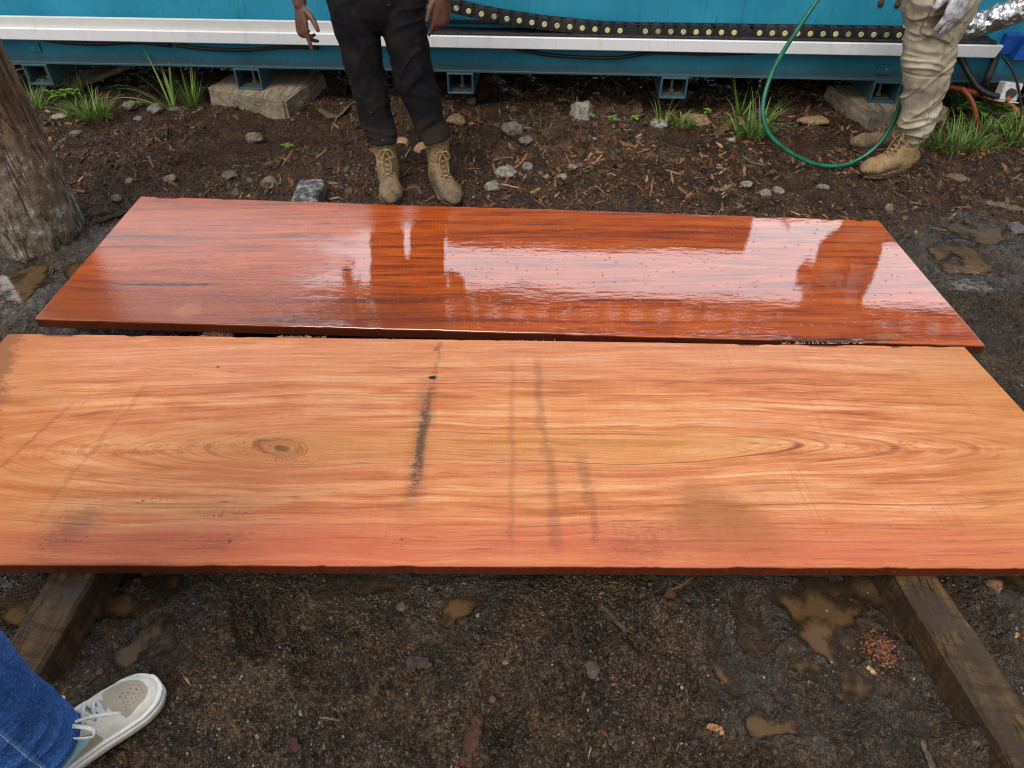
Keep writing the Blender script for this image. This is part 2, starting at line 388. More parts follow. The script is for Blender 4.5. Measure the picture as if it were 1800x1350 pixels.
        # damp patch
        px_, py_ = gp(1232, 838, ZT)[:2]; dn = float(py_)-Y; wob2 = (g.noise(P, 6, 5, 0.6)-0.5)
        wd_ = g.max(dn*0.95+0.05, 0.02); ux = g.abs(X-float(px_)-dn*0.12+wob2*0.13)/wd_
        tri = g.ss(ux, 1.25, 0.15)*g.ss(dn+wob2*0.08, -0.05, 0.12)*g.ss(dn+wob2*0.10, 0.31, 0.10, 0.30, 1.0)
        c = g.mix(g.ss(tri + (n3-0.5)*0.45 + (pores-0.5)*0.45 + (blot0-0.5)*0.4, 0.10, 1.1)*0.74, c, (0.28, 0.095, 0.030))
        # saw marks
        c = g.mix(g.ss(sawb, 0.56, 0.72)*0.16*g.ss(X, -0.1, 0.5, 0.35, 1.0), c, (0.24, 0.10, 0.05))
        c = g.mix(g.ss(saw, 0.56, 0.75)*0.13, c, (0.80, 0.52, 0.28))
        c = g.mix(g.ss(pores, 0.54, 0.70)*0.42, c, (0.27, 0.08, 0.028))
        fib = g.noise(g.comb(X*9.0, r*620.0, side*2.0), 1.0, 4, 0.65)
        c = g.mix(g.ss(fib, 0.50, 0.30)*0.32, c, (0.36, 0.11, 0.04)); c = g.mix(g.ss(fib, 0.52, 0.72)*0.30, c, (0.82, 0.52, 0.27))
        for sc_, lo_, st_ in ((34.0, 0.0045, 0.55), (62.0, 0.006, 0.40)):
            cn = g.noise(g.comb(X*0.75, r*sc_, side*1.3+sc_), 1.0, 3, 0.5, 0.1); k_ = g.noise(g.comb(X*1.3, r*20.0, sc_), 1.0, 2)
            c = g.mix(g.ss(g.abs(cn-0.5), lo_*2.6, lo_*0.4)*g.ss(k_, 0.46, 0.60)*st_, c, (0.25, 0.058, 0.024))
        sl_ = g.noise(g.comb(X*120+Y*8.0, Y*3.0, 5.0), 1.0, 2, 0.5); c = g.mix(g.ss(sl_, 0.60, 0.72)*0.20*g.ss(X + (n1-0.5)*1.5, -0.1, 0.5, 0.45, 1.0), c, (0.28, 0.11, 0.05))
        # black sticker stains
        grime = g.noise(g.vmul(P, (48, 210, 1)), 1.0, 5, 0.72); gb = g.noise(g.vmul(P, (6, 9, 1)), 1.0, 3, 0.6)
        blot = g.noise(g.vmul(P, (70, 100, 1)), 1.0, 4, 0.65)
        def stripe(xc, wd, ya, yb, st, slope=0.0, thr=0.5):
            sx = X-(Y-1.3)*slope-xc + (gb-0.5)*0.05 + (grime-0.5)*0.03
            mk = g.ss(g.abs(sx), wd, wd*0.15)*g.ss(Y, ya-0.06, ya+0.05)*g.ss(Y, yb+0.05, yb-0.06)
            return g.m('MULTIPLY', g.ss(grime*0.85+(pores-0.5)*0.4+(saw-0.5)*0.15 + blot*0.3 + mk*0.16 + (gb-0.5)*0.5, thr+0.13, thr+0.22)*mk, st*0.85)
        for args in ((-0.243, 0.025, 1.18, 1.50, 0.95, 0.02, 0.50), (-0.238, 0.018, 1.48, 1.82, 0.7, 0.02, 0.56), (-0.245, 0.045, 1.12, 1.6, 0.30, 0.02, 0.40),
                     (0.085, 0.022, 1.30, 1.70, 0.34, -0.01, 0.44), (0.10, 0.026, 0.98, 1.35, 0.34, -0.01, 0.46), (0.0, 0.014, 1.0, 1.7, 0.25, 0.0, 0.46),
                     (0.185, 0.030, 1.10, 1.3, 0.36, -0.06, 0.47), (0.20, 0.02, 1.02, 1.12, 0.45, 0, 0.5),
                     (-1.02, 0.12, 0.99, 1.14, 0.50, 0.2, 0.50), (-0.66, 0.20, 1.0, 1.06, 0.45, 0.0, 0.52), (-1.12, 0.014, 1.05, 1.60, 0.22, 0.16, 0.47), (0.30, 0.16, 0.97, 1.10, 0.35, 0, 0.52), (-1.32, 0.012, 1.1, 1.5, 0.45, 0.3, 0.42)):
            c = g.mix(stripe(*args), c, (0.045, 0.036, 0.030))
        # mould flecks
        for (ax, ay, sx_, sy_, st) in ((255, 880, 0.075, 0.016, 0.9), (400, 905, 0.11, 0.022, 0.9), (400, 952, 0.08, 0.010, 0.8), (110, 955, 0.12, 0.03, 0.75), (700, 950, 0.05, 0.035, 0.7)):
            q = gp(ax, ay, ZT); e = g.exp(-(((X-float(q[0]))/sx_)*((X-float(q[0]))/sx_) + ((Y-float(q[1]))/sy_)*((Y-float(q[1]))/sy_)))
            c = g.mix(g.ss(blot + e*0.17, 0.725, 0.79)*g.ss(e, 0.05, 0.3)*st, c, (0.030, 0.024, 0.020))
        # hole
        q = gp(760, 664, ZT); hd = g.sqrt((X-float(q[0]))*(X-float(q[0]))*0.35+(Y-float(q[1]))*(Y-float(q[1])))+(grime-0.5)*0.012
        c = g.mix(g.ss(hd, 0.010, 0.005), c, (0.012, 0.010, 0.008))
        q = gp(383, 645, ZT); hd = g.sqrt((X-float(q[0]))*(X-float(q[0]))*0.5+(Y-float(q[1]))*(Y-float(q[1])))+(grime-0.5)*0.012
        c = g.mix(g.ss(hd, 0.006, 0.002)*0.8, c, (0.05, 0.03, 0.015))
        # weathered back-left corner, oranger ends
        cx = X + Y*0.35 + (gb-0.5)*0.10 + (blot-0.5)*0.10 + (g.noise(g.vmul(P, (12, 40, 1)), 1.0, 4, 0.6)-0.5)*0.10
        c = g.mix(g.ss(cx, -0.92, -0.965)*0.9, c, g.mix(grime, (0.05, 0.03, 0.022), (0.20, 0.10, 0.07)))
        c = g.mix(g.ss(cx, -0.62, -0.9)*0.45, c, (0.42, 0.135, 0.025))
        c = g.mix(g.ss(X + (gb-0.5)*0.25, 0.95, 1.42)*0.45, c, (0.48, 0.18, 0.035))
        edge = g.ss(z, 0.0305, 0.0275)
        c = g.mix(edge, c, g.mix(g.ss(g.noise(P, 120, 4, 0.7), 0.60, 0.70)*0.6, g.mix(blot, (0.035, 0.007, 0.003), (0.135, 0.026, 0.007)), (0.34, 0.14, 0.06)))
        g.set('Base Color', c)
        ro = g.ss(g2, 0.35, 0.65, 0.50, 0.68); g.set('Roughness', g.m('SUBTRACT', ro, g.ss(X, 1.0, 1.4)*0.12)); g.set('Specular IOR Level', 0.25)
        g.set('Normal', g.bump(saw*0.7+sawb*0.6+pores*0.35+n3*0.3, 0.35, 0.0025))
    else:
        c = g.ramp(t, [(0.35, (0.045, 0.006, 0.002)), (0.42, (0.18, 0.023, 0.0025)), (0.48, (0.37, 0.056, 0.0035)), (0.55, (0.51, 0.092, 0.005)), (0.66, (0.60, 0.135, 0.008))])
        fib = g.noise(g.comb(X*9.0, r*620.0, side*2.0), 1.0, 4, 0.65); c = g.mix(g.ss(fib, 0.50, 0.32)*0.5, c, (0.09, 0.012, 0.003))
        slm = g.noise(g.comb(X*210+Y*14.0, Y*16.0, 5.0), 1.0, 3, 0.6); c = g.mix(g.ss(slm, 0.54, 0.70)*0.24*g.ss(X + (n1-0.5)*1.2, 0.35, -0.35, 0.35, 1.0), c, (0.56, 0.20, 0.10)); c = g.mix(g.ss(slm, 0.46, 0.34)*0.16, c, (0.12, 0.016, 0.004))
        fl = g.ss(Y + X*0.10 + (g.noise(P, 6, 4, 0.6)-0.5)*0.30, 2.12, 1.90)*g.ss(X + (n1-0.5)*0.8, 0.1, -0.4); c = g.mix(fl*0.55, c, (0.15, 0.032, 0.010))  # front-left painted darker, where the wet surface should mirror less sky
        streak = g.noise(g.comb(X*0.9, r*60+Y*12, 9.0), 1.0, 5, 0.7)
        c = g.mix(g.ss(streak, 0.56, 0.70)*0.75, c, (0.085, 0.012, 0.004))
        leftm = g.ss(X + Y*0.25 + (g.noise(P, 5, 3)-0.5)*0.35, 0.05, -0.55)
        c = g.mix(leftm*0.30, c, (0.30, 0.065, 0.018))
        grime = g.noise(g.vmul(P, (20, 75, 1)), 1.0, 6, 0.75); gb = g.noise(g.vmul(P, (5, 9, 1)), 1.0, 3, 0.6)
        # pale dry saw-dusty patch, front edge darkening, dark smears
        for (ax, ay, sx_, sy_, st, col) in ((330, 545, 0.06, 0.05, 0.45, (0.42, 0.15, 0.06)), (1010, 588, 0.05, 0.008, 0.9, (0.62, 0.28, 0.13)), (300, 500, 0.22, 0.012, 0.9, (0.035, 0.018, 0.014)), (270, 420, 0.25, 0.03, 0.35, (0.06, 0.03, 0.03)),
                                       (1450, 598, 0.30, 0.012, 0.9, (0.02, 0.012, 0.008)), (1560, 590, 0.06, 0.02, 0.7, (0.36, 0.13, 0.04)), (520, 562, 0.22, 0.02, 0.6, (0.07, 0.022, 0.015)), (610, 474, 0.03, 0.008, 0.9, (0.03, 0.012, 0.008))):
            qq = gp(ax, ay, ZT); e = g.exp(-(((X-float(qq[0]))/sx_)*((X-float(qq[0]))/sx_)+((Y-float(qq[1]))/sy_)*((Y-float(qq[1]))/sy_)))
            c = g.mix(g.ss(e + (grime-0.5)*1.5, 0.35, 0.75)*st, c, col)
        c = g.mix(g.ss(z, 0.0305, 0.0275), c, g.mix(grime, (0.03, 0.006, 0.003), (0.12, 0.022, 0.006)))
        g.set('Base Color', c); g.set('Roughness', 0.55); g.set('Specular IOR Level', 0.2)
        # water film: smooth pool over the middle and right, thin and saw-ribbed at the left and back
        yb = Y - (2.24 - X*0.05)
        pool = g.ss(X*0.9 - g.max(yb-0.16, 0.0)*2.2*g.ss(X, 0.75, 0.35) + (g.noise(g.vmul(P, (5, 16, 1)), 1.0, 4, 0.6)-0.5)*0.5, -0.78, -0.46)
        g.set('Coat Weight', g.m('ADD', pool*0.58, 0.42)); g.set('Coat IOR', 1.85)
        cr = g.m('SUBTRACT', 0.105, pool*0.085); g.set('Coat Roughness', cr)
        rib = g.noise(g.comb(X*170+Y*12, Y*14, 0), 1.0, 3, 0.6); along = g.noise(g.vmul(P, (16, 150, 1)), 1.0, 3, 0.6)
        dv = g.vor(P, 55, 'F1', 0); dc, _, _ = g.sep(g.vor(P, 55, 'F1', 1)); drop = g.ss(dv, 0.26, 0.10)*g.ss(dc, 0.86, 0.9)
        rough_h = (rib*0.8+along*1.0)*(1.0-pool*0.90)
        soft = g.noise(g.vmul(P, (9, 26, 1)), 1.0, 3, 0.55)
        g.set('Coat Normal', g.bump(rough_h*0.55 + soft*0.42 + drop*0.8, 0.26, 0.0035))
        g.set('Normal', g.bump(rib*0.5+pores*0.4, 0.3, 0.002))
    return g.mat
def teal_mat(streaky=1.0, dark=1.0, name='teal_paint'):
    g = G(name, Roughness=0.42); x, y, z = g.sep(g.obj)
    n = g.noise(g.obj, 2.2, 4, 0.6); st = g.noise(g.comb(x*70, y*4, z*2.2), 1.0, 4, 0.65)
    c = g.mix(g.ss(n, 0.3, 0.7), tuple(k*dark for k in (0.016, 0.245, 0.375)), tuple(k*dark for k in (0.026, 0.315, 0.465)))
    c = g.mix(g.ss(st, 0.54, 0.74)*0.30*streaky, c, (0.012, 0.07, 0.085))
    c = g.mix(g.ss(g.noise(g.comb(x*30, y, z*3), 1.0, 3), 0.60, 0.72)*0.22*streaky, c, (0.09, 0.27, 0.30))
    rv = g.noise(g.obj, 26, 5, 0.7); c = g.mix(g.ss(rv, 0.69, 0.735)*0.9, c, (0.13, 0.055, 0.025))
    sp = g.noise(g.obj, 75, 3, 0.7); c = g.mix(g.ss(sp, 0.725, 0.75)*0.7, c, (0.30, 0.42, 0.42))
    c = g.mix(g.ss(z+(st-0.5)*0.07+(n-0.5)*0.04, 0.285, 0.235)*0.65, c, (0.055, 0.040, 0.028)); ru = g.noise(g.comb(x*8, y*8, z*60), 1.0, 5, 0.72)
    c = g.mix(g.ss(ru, 0.62, 0.67)*g.ss(g.abs(z-0.485), 0.022, 0.004)*0.9, c, (0.055, 0.030, 0.020)); c = g.mix(g.ss(g.noise(g.comb(x*25, y, z*5), 1.0, 4, .7), 0.58, 0.70)*g.ss(z, 0.60, 0.46)*0.45, c, (0.045, 0.075, 0.075))
    sc_ = g.noise(g.comb(x*9+z*30, y, z*9-x*6), 1.0, 5, 0.75); c = g.mix(g.ss(sc_, 0.70, 0.73)*0.6, c, (0.25, 0.36, 0.38))
    g.set('Base Color', c); g.set('Roughness', g.ss(n, 0.3, 0.7, 0.36, 0.52))
    g.set('Normal', g.bump(g.noise(g.obj, 6, 3)+rv*0.15, 0.12, 0.01)); return g.mat
def cloth_mat(name, a, b, stain=None, stain_amt=0.5, specks=0.0, weave=900, zdirt=None, blots=(), lines=False):
    g = G(name, Roughness=0.9); g.set('Specular IOR Level', 0.15)
    x, y, z = g.sep(g.obj)
    n = g.noise(g.obj, 7, 5, 0.62); f = g.noise(g.obj, 60, 4, 0.65)
    c = g.mix(g.ss(n*0.7+f*0.3, 0.36, 0.64), a, b)
    if stain: c = g.mix(g.ss(g.noise(g.vadd(g.obj, (3, 1, 2)), 5.0, 5, 0.66), 0.50, 0.68)*stain_amt, c, stain)
    for (q, rad, st, col) in blots:
        e = g.sqrt((x-q[0])*(x-q[0])+(z-q[2])*(z-q[2])); c = g.mix(g.ss(e + (n-0.5)*rad*1.1+(f-0.5)*rad*.5, rad, rad*.25)*st*g.ss(y, q[1]+.1, q[1]), c, col)
    if lines:
        pk, sm = g.attr('pocket'), g.attr('seam'); c = g.mix(g.ss(g.abs(pk), .0032, .0010)*.6, c, stain); c = g.mix(g.ss(g.abs(sm), .0026, .0008)*.5, c, stain); c = g.mix(g.ss(g.abs(sm-.008), .0016, .0005)*.35, c, stain)
    if zdirt: c = g.mix(g.ss(z + (n-0.5)*0.12, zdirt[1], zdirt[0])*zdirt[3], c, zdirt[2])
    if specks:
        vd = g.vor(g.obj, 55, 'F1', 0); vc, _, _ = g.sep(g.vor(g.obj, 55, 'F1', 1))
        c = g.mix(g.ss(vd, 0.17, 0.09)*g.ss(vc + (n-0.5)*1.4, 1.0, 1.04)*specks, c, (0.55, 0.53, 0.50))
    g.set('Base Color', c); 
    wv = g.noise(g.vmul(g.obj, (1, 1, 2.2)), weave, 2, 0.5)
    g.set('Normal', g.bump(wv*0.6+f*1.2, 0.35, 0.003)); return g.mat
def skin_mat(name, a, b):
    g = G(name, Roughness=0.48); n = g.noise(g.obj, 35, 4, 0.6)
    g.set('Base Color', g.mix(g.ss(n, 0.35, 0.65), a, b)); g.set('Normal', g.bump(g.noise(g.obj, 320, 3), 0.25, 0.002))
    g.set('Subsurface Weight', 0.05); return g.mat
def boot_mat(name, mud=0.10):
    g = G(name, Roughness=0.78); x, y, z = g.sep(g.obj); n = g.noise(g.obj, 28, 5, 0.65); f = g.noise(g.obj, 150, 4, 0.7)
    c = g.mix(g.ss(n, 0.32, 0.66), (0.24, 0.145, 0.062), (0.40, 0.26, 0.125))
    c = g.mix(g.ss(z+(n-0.5)*0.09, mud+0.045, mud-0.06)*0.92, c, g.mix(g.ss(f*0.6+n*0.4, 0.38, 0.62), (0.075, 0.050, 0.033), (0.24, 0.170, 0.112)))
    c = g.mix(g.ss(f*0.6+n*0.4, 0.54, 0.64)*0.65, c, (0.075, 0.045, 0.024))
    g.set('Base Color', c); g.set('Normal', g.bump(f*1.4+n*1.4, 0.8, 0.006)); return g.mat
def timber_mat(name, dark, mid, light, axis=0, wet=False):
    g = G(name, Roughness=0.75); v = [14.0, 14.0, 14.0]; v[axis] = 1.1
    n = g.noise(g.vmul(g.obj, tuple(v)), 2.0, 5, 0.65, 0.3); f = g.noise(g.vmul(g.obj, tuple(k*6 for k in v)), 2.0, 4, 0.6); b = g.noise(g.obj, 6, 5, 0.62)
    c = g.ramp(n*0.5+f*0.25+b*0.25, [(0.34, dark), (0.5, mid), (0.68, light)])
    c = g.mix(g.ss(g.noise(g.obj, 13, 5, 0.7), 0.56, 0.68)*0.55, c, dark)
    vv = [26.0, 26.0, 26.0]; vv[axis] = 1.6; ck = g.noise(g.vmul(g.obj, tuple(vv)), 1.0, 4, 0.6, 0.4); c = g.mix(g.ss(g.abs(ck-0.5), 0.022, 0.006)*g.ss(b, 0.42, 0.55)*0.8, c, tuple(k*0.35 for k in dark))
    sp = g.noise(g.obj, 160, 4, 0.7); c = g.mix(g.ss(sp, 0.55, 0.66)*0.45, c, tuple(k*0.6 for k in dark)); c = g.mix(g.ss(sp, 0.42, 0.34)*0.35, c, light)
    g.set('Base Color', c); g.set('Normal', g.bump(n*0.8+f*0.6+g.noise(g.obj, 120, 4, 0.7)*0.5, 0.6, 0.006)); g.set('Specular IOR Level', 0.2)
    if wet:
        x, y, z = g.sep(g.obj); sw = g.noise(g.comb(x*7, y*64+x*14, z*7), 1.0, 5, 0.65)
        c = g.mix(g.ss(sw, 0.50, 0.58)*0.5, c, dark); c = g.mix(g.ss(g.noise(g.obj, 7, 5, .7), 0.46, 0.58)*0.85, c, g.mix(g.noise(g.obj, 90, 5, .7), (0.014, 0.010, 0.007), (0.075, 0.050, 0.032))); g.set('Base Color', c); g.set('Roughness', g.ss(b, 0.40, 0.60, 0.32, 0.7)); g.set('Specular IOR Level', 0.2); g.set('Normal', g.bump(sw*1.2+n*0.6+f*0.5, 0.6, 0.005))
    return g.mat
def stone_mat():
    g = G('stone', Roughness=0.85); g.set('Specular IOR Level', 0.25); x, y, z = g.sep(g.obj); at = g.attr('col', True); n = g.noise(g.obj, 40, 5, 0.68); k = g.noise(g.obj, 170, 3, 0.6)
    c = g.mix(g.ss(n, 0.55, 0.38)*0.65, at, (0.05, 0.036, 0.026)); c = g.mix(g.ss(k, 0.58, 0.68)*0.4, c, (0.34, 0.31, 0.27))
    c = g.mix(g.ss(z+(n-0.5)*0.03, 0.016, 0.0)*0.8, c, (0.075, 0.043, 0.026)); c = g.mix(g.ss(g.noise(g.obj, 70, 4, .7), 0.56, 0.64)*0.5, c, (0.11, 0.07, 0.045))
    g.set('Base Color', c); g.set('Normal', g.bump(n+k*0.5, 0.7, 0.006)); return g.mat
def litter_mat(name='litter', rough=0.75):
    g = G(name, Roughness=rough); g.set('Specular IOR Level', 0.15); at = g.attr('col', True); n = g.noise(g.obj, 110, 5, 0.7)
    g.set('Base Color', g.mix(g.ss(n, 0.58, 0.40)*0.6, at, (0.022, 0.014, 0.009))); return g.mat
def leaf_mat():
    g = G('leaf', Roughness=0.5); at = g.attr('col', True); g.set('Base Color', at); g.set('Subsurface Weight', 0.0)
    tr = g.nt.nodes.new('ShaderNodeBsdfTranslucent'); g.nt.links.new(at.k, tr.inputs[0])
    mx = g.nt.nodes.new('ShaderNodeMixShader'); mx.inputs[0].default_value = 0.3
    out = g.nt.nodes['Material Output']
    g.nt.links.new(g.b.outputs[0], mx.inputs[1]); g.nt.links.new(tr.outputs[0], mx.inputs[2]); g.nt.links.new(mx.outputs[0], out.inputs[0]); return g.mat
M = dict(
    teal=teal_mat(), teal_rail=teal_mat(1.3, 0.72, 'teal_paint_rail'), white=m_plain('white_strip', (0.78, 0.78, 0.80), 0.35, 0.03, 6),
    cream=m_plain('cream_strip', (0.70, 0.69, 0.66), 0.4, 0.05, 5), rubber=m_plain('black_rubber', (0.016, 0.016, 0.017), 0.6, 0.4, 40, 0.4, 120),
    plastic=m_plain('black_plastic', (0.020, 0.020, 0.022), 0.42, 0.3, 25, 0.2, 150), dot=m_plain('pale_yellow_cap', (0.66, 0.62, 0.27), 0.45, 0.08, 60),
    steel=m_plain('dull_bolt_steel', (0.26, 0.22, 0.17), 0.5, 0.3, 90, 0.3), dark=m_plain('dark_gap', (0.012, 0.011, 0.011), 0.8, 0.3, 30),
    rust=m_plain('rust', (0.12, 0.055, 0.03), 0.85, 0.35, 60, 0.5, 150), floor=m_plain('underside_dirt', (0.16, 0.10, 0.06), 0.9, 0.3, 30, 0.4),
    blue=m_plain('blue_paint', (0.012, 0.085, 0.42), 0.4, 0.12, 20), hose=m_plain('green_hose', (0.006, 0.135, 0.075), 0.32, 0.2, 20),
    roof=m_plain('weathered_roof', (0.035, 0.032, 0.030), 0.7, 0.2, 3), orange=m_plain('orange_conduit', (0.33, 0.065, 0.014), 0.45, 0.2, 20, 0.3, 90),
    cord=m_plain('black_cable', (0.012, 0.012, 0.013), 0.45, 0.3, 40), grey_box=m_plain('pale_box', (0.62, 0.62, 0.60), 0.5, 0.12, 30),
    foil=None, housing=m_plain('dark_housing', (0.02, 0.022, 0.024), .6, .2, 8), tube=teal_mat(1.2, 0.7, 'teal_paint_worn'))
for nm in ('white', 'cream'):
    mt = M[nm]; g = G(nm+'_dirty_strip', Roughness=.4); x, y, z = g.sep(g.obj); a = g.noise(g.comb(x*30, y*3, z*6), 1.0, 4, .65); b_ = g.noise(g.obj, 60, 5, .75)
    c = g.mix(g.ss(a, .52, .72)*.30, (.80, .80, .82) if nm == 'white' else (.72, .71, .68), (.52, .51, .48)); c = g.mix(g.ss(b_, .66, .72)*.7, c, (.22, .19, .16)); c = g.mix(g.ss(g.noise(g.obj, 5, 4, .6), .55, .70)*.20, c, (.55, .53, .48)); g.set('Base Color', c); M[nm] = g.mat
g = G('black_plastic_dusty', Roughness=.5); n = g.noise(g.obj, 60, 5, .7); oi = g.nt.nodes.new('ShaderNodeObjectInfo'); rnd = S(g, oi.outputs['Random']); g.set('Base Color', g.mix(g.ss(n+(rnd-0.5)*.25, .50, .68)*.6, (.018, .018, .020), (.065, .052, .040))); M['plastic'] = g.mat
g = G('yellow_cap_dusty', Roughness=.5); n = g.noise(g.obj, 90, 4, .7); oi = g.nt.nodes.new('ShaderNodeObjectInfo'); rnd = S(g, oi.outputs['Random']); g.set('Base Color', g.mix(g.ss(n+(rnd-0.5)*.5, .48, .72)*.75, g.mix(rnd, (.66, .62, .27), (.60, .60, .38)), (.22, .18, .08))); M['dot'] = g.mat
g = G('aluminium_foil', Roughness=0.36, Metallic=1.0); g.set('Base Color', (0.62, 0.62, 0.64)); g.set('Normal', g.bump(g.noise(g.obj, 17, 4, 0.6)+g.vor(g.obj, 15)*0.8, 0.7, 0.012)); M['foil'] = g.mat
M['leaf'] = leaf_mat(); M['stone'] = stone_mat(); M['litter'] = litter_mat()
M['block'] = timber_mat('weathered_sleeper', (0.11, 0.078, 0.052), (0.30, 0.24, 0.17), (0.48, 0.415, 0.32), 1)
M['bearer'] = timber_mat('wet_bearer', (0.018, 0.011, 0.0065), (0.085, 0.047, 0.021), (0.175, 0.102, 0.044), 1, True)
M['grey_block'] = timber_mat('grey_end_block', (0.020, 0.019, 0.018), (0.11, 0.105, 0.098), (0.30, 0.29, 0.275), 2)
g = G('patchy_grey', Roughness=.75); n = g.noise(g.obj, 26, 6, .7); g.set('Base Color', g.ramp(n, [(.40, (.022, .021, .02)), (.50, (.09, .088, .085)), (.58, (.26, .25, .235)), (.66, (.40, .39, .37))])); g.set('Normal', g.bump(n, .7, .01)); M['grey_block'] = g.mat
# ------------------------------------------------------------------ ground
ZT = 0.135; ZB = 0.100          # top and underside of the slabs
PUD = [  # px, py, half length, half width (m), turn (deg)
    (240, 1050, .085, .055, 30), (285, 1112, .085, .050, 40), (640, 1022, .12, .030, 0), (800, 1056, .075, .045, 35), (935, 1014, .11, .016, 0), (1165, 1040, .03, .03, 0),
    (1309, 1085, .030, .105, 4), (1435, 1085, .075, .12, 28), (1495, 1160, .05, .085, 35), (1590, 1100, .05, .16, 27), (1660, 1205, .03, .06, 30), (1345, 1280, .06, .030, -10), (1268, 1150, .035, .10, 15),
    (1500, 1030, .12, .03, 0), (1715, 405, .10, .10, 0), (1690, 455, .14, .12, 30), (185, 465, .10, .18, -35), (25, 500, .12, .14, 0), (1795, 1050, .06, .10, 20), (40, 1050, .10, .08, 0), (250, 1010, .12, .03, 0)]
PUDW = [(gp(a, b)[:2], rx, ry, radians(t)) for a, b, rx, ry, t in PUD]
def pud_mask(x, y, k=1.0):
    m = np.zeros_like(x); NX = (fbm(x*9, y*9, o=4, s=55)-.5)*.13; NY = (fbm(x*9+30, y*9, o=4, s=56)-.5)*.13
    for (c, rx, ry, t) in PUDW:
        dx, dy = x-c[0]+NX, y-c[1]+NY; u = (dx*cos(t)+dy*sin(t))/(rx*k); v = (-dx*sin(t)+dy*cos(t))/(ry*k)
        m = np.maximum(m, sstep(1.35-np.sqrt(u*u+v*v), 0, 0.75))
    return m
LEVEL = -0.004
PRINTS = [(622, 1272, .045, .12, 10), (700, 1235, .04, .09, -20), (560, 1180, .05, .08, 30), (1440, 1225, .09, .09, 0), (1330, 1085, .02, .11, 4), (1000, 1290, .05, .11, 15), (880, 1235, .05, .1, -10), (1120, 1100, .05, .1, 20), (450, 1090, .05, .11, 25), (330, 290, .06, .1, 0), (1250, 350, .06, .1, 20), (1650, 350, .06, .12, 0)]
def gh(x, y):
    x = np.asarray(x, float); y = np.asarray(y, float)
    wx = x + (vn(x*3.1, y*3.1, s=50)-.5)*.12; wy = y + (vn(x*3.1+9, y*3.1, s=51)-.5)*.12
    h = 0.010 + (fbm(wx*2.2, wy*2.2, o=3, s=1)-.5)*.045 + (fbm(wx*9, wy*9, o=4, s=7)-.5)*.040
    cl = fbm(wx*26, wy*26, o=3, s=13); h = h + np.abs(cl-.5)*.050*sstep(vn(x*2.5, y*2.5, s=21), .25, .6) - .004
    h = h + (fbm(x*70, y*70, o=3, s=31)-.5)*.017 + (.5-np.abs(fbm(x*38, y*38, o=3, s=36)-.5)*4)*.004
    h = h - sstep(y, 3.3, 3.7)*.012 + sstep(y, 3.3, 3.8)*(fbm(x*5, y*5, o=2, s=61)-.45)*.05
    h = h + .055*np.exp(-((x-.35)/.5)**2-((y-3.72)/.25)**2)             # rubble hump behind the slab
    c = gp(1750, 1090); h = h + .045*np.exp(-((x-c[0])/.07)**2-((y-c[1])/.16)**2)*(.5+fbm(x*22, y*22, o=3, s=71))   # mud ridge
    for (a, b, rx, ry, t) in PRINTS:
        q = gp(a, b); t = radians(t); dx, dy = x-q[0], y-q[1]; u = (dx*cos(t)+dy*sin(t))/rx; v = (-dx*sin(t)+dy*cos(t))/ry; d = np.sqrt(u*u+v*v)
        h = h - .016*sstep(1.15-d, 0, .35) + .008*np.exp(-((d-1.25)/.18)**2)
    for (a, b) in (((40, 1120), (95, 1230)), ((1700, 1180), (1790, 1345)), ((1560, 1060), (1720, 1290))):
        q0, q1 = gp(*a), gp(*b); dv = (q1-q0)[:2]; L2 = dv @ dv; tt = np.clip(((x-q0[0])*dv[0]+(y-q0[1])*dv[1])/L2, 0, 1); dd = np.hypot(x-q0[0]-tt*dv[0], y-q0[1]-tt*dv[1])
        h = h + .014*np.exp(-(dd/.06)**2)*(.3+1.2*fbm(x*14, y*14, o=3, s=81))
    for (a, b, rad, hh) in ((1722, 1300, .035, .070), (70, 1215, .04, .05)):
        q = gp(a, b, .06); h = h + hh*np.exp(-(((x-q[0])**2+(y-q[1])**2)/rad**2))*(.35+1.1*fbm(x*24, y*24, o=4, s=83))
    h = h - .032*np.exp(-((x-1.80)/.34)**2-((y-3.76)/.17)**2) - .015*np.exp(-((x+1.35)/.3)**2-((y-3.88)/.12)**2)
    m = pud_mask(x, y); lump = fbm(x*16, y*16, o=5, s=41, r=.62)
    h = h*(1-m) + m*(LEVEL - .013 + (lump-.5)*.060)
    h = np.maximum(h, -0.05)
    under = sstep(y, .90, .98)*sstep(2.75-y, 0, .1)*sstep(1.75-np.abs(x), 0, .2)      # trodden flat under the slabs
    h = h*(1-under*.5)
    return h*sstep(14-np.hypot(x, y), 0, 8)
def gh1(x, y): return float(gh(np.array([x]), np.array([y]))[0])
def axis(a, b, step, far):
    core = np.arange(a, b, step); k = np.cumsum(step*1.35**np.arange(1, 60)); k = k[k < far]
    return np.concatenate([(a-k)[::-1], core, core[-1]+k])
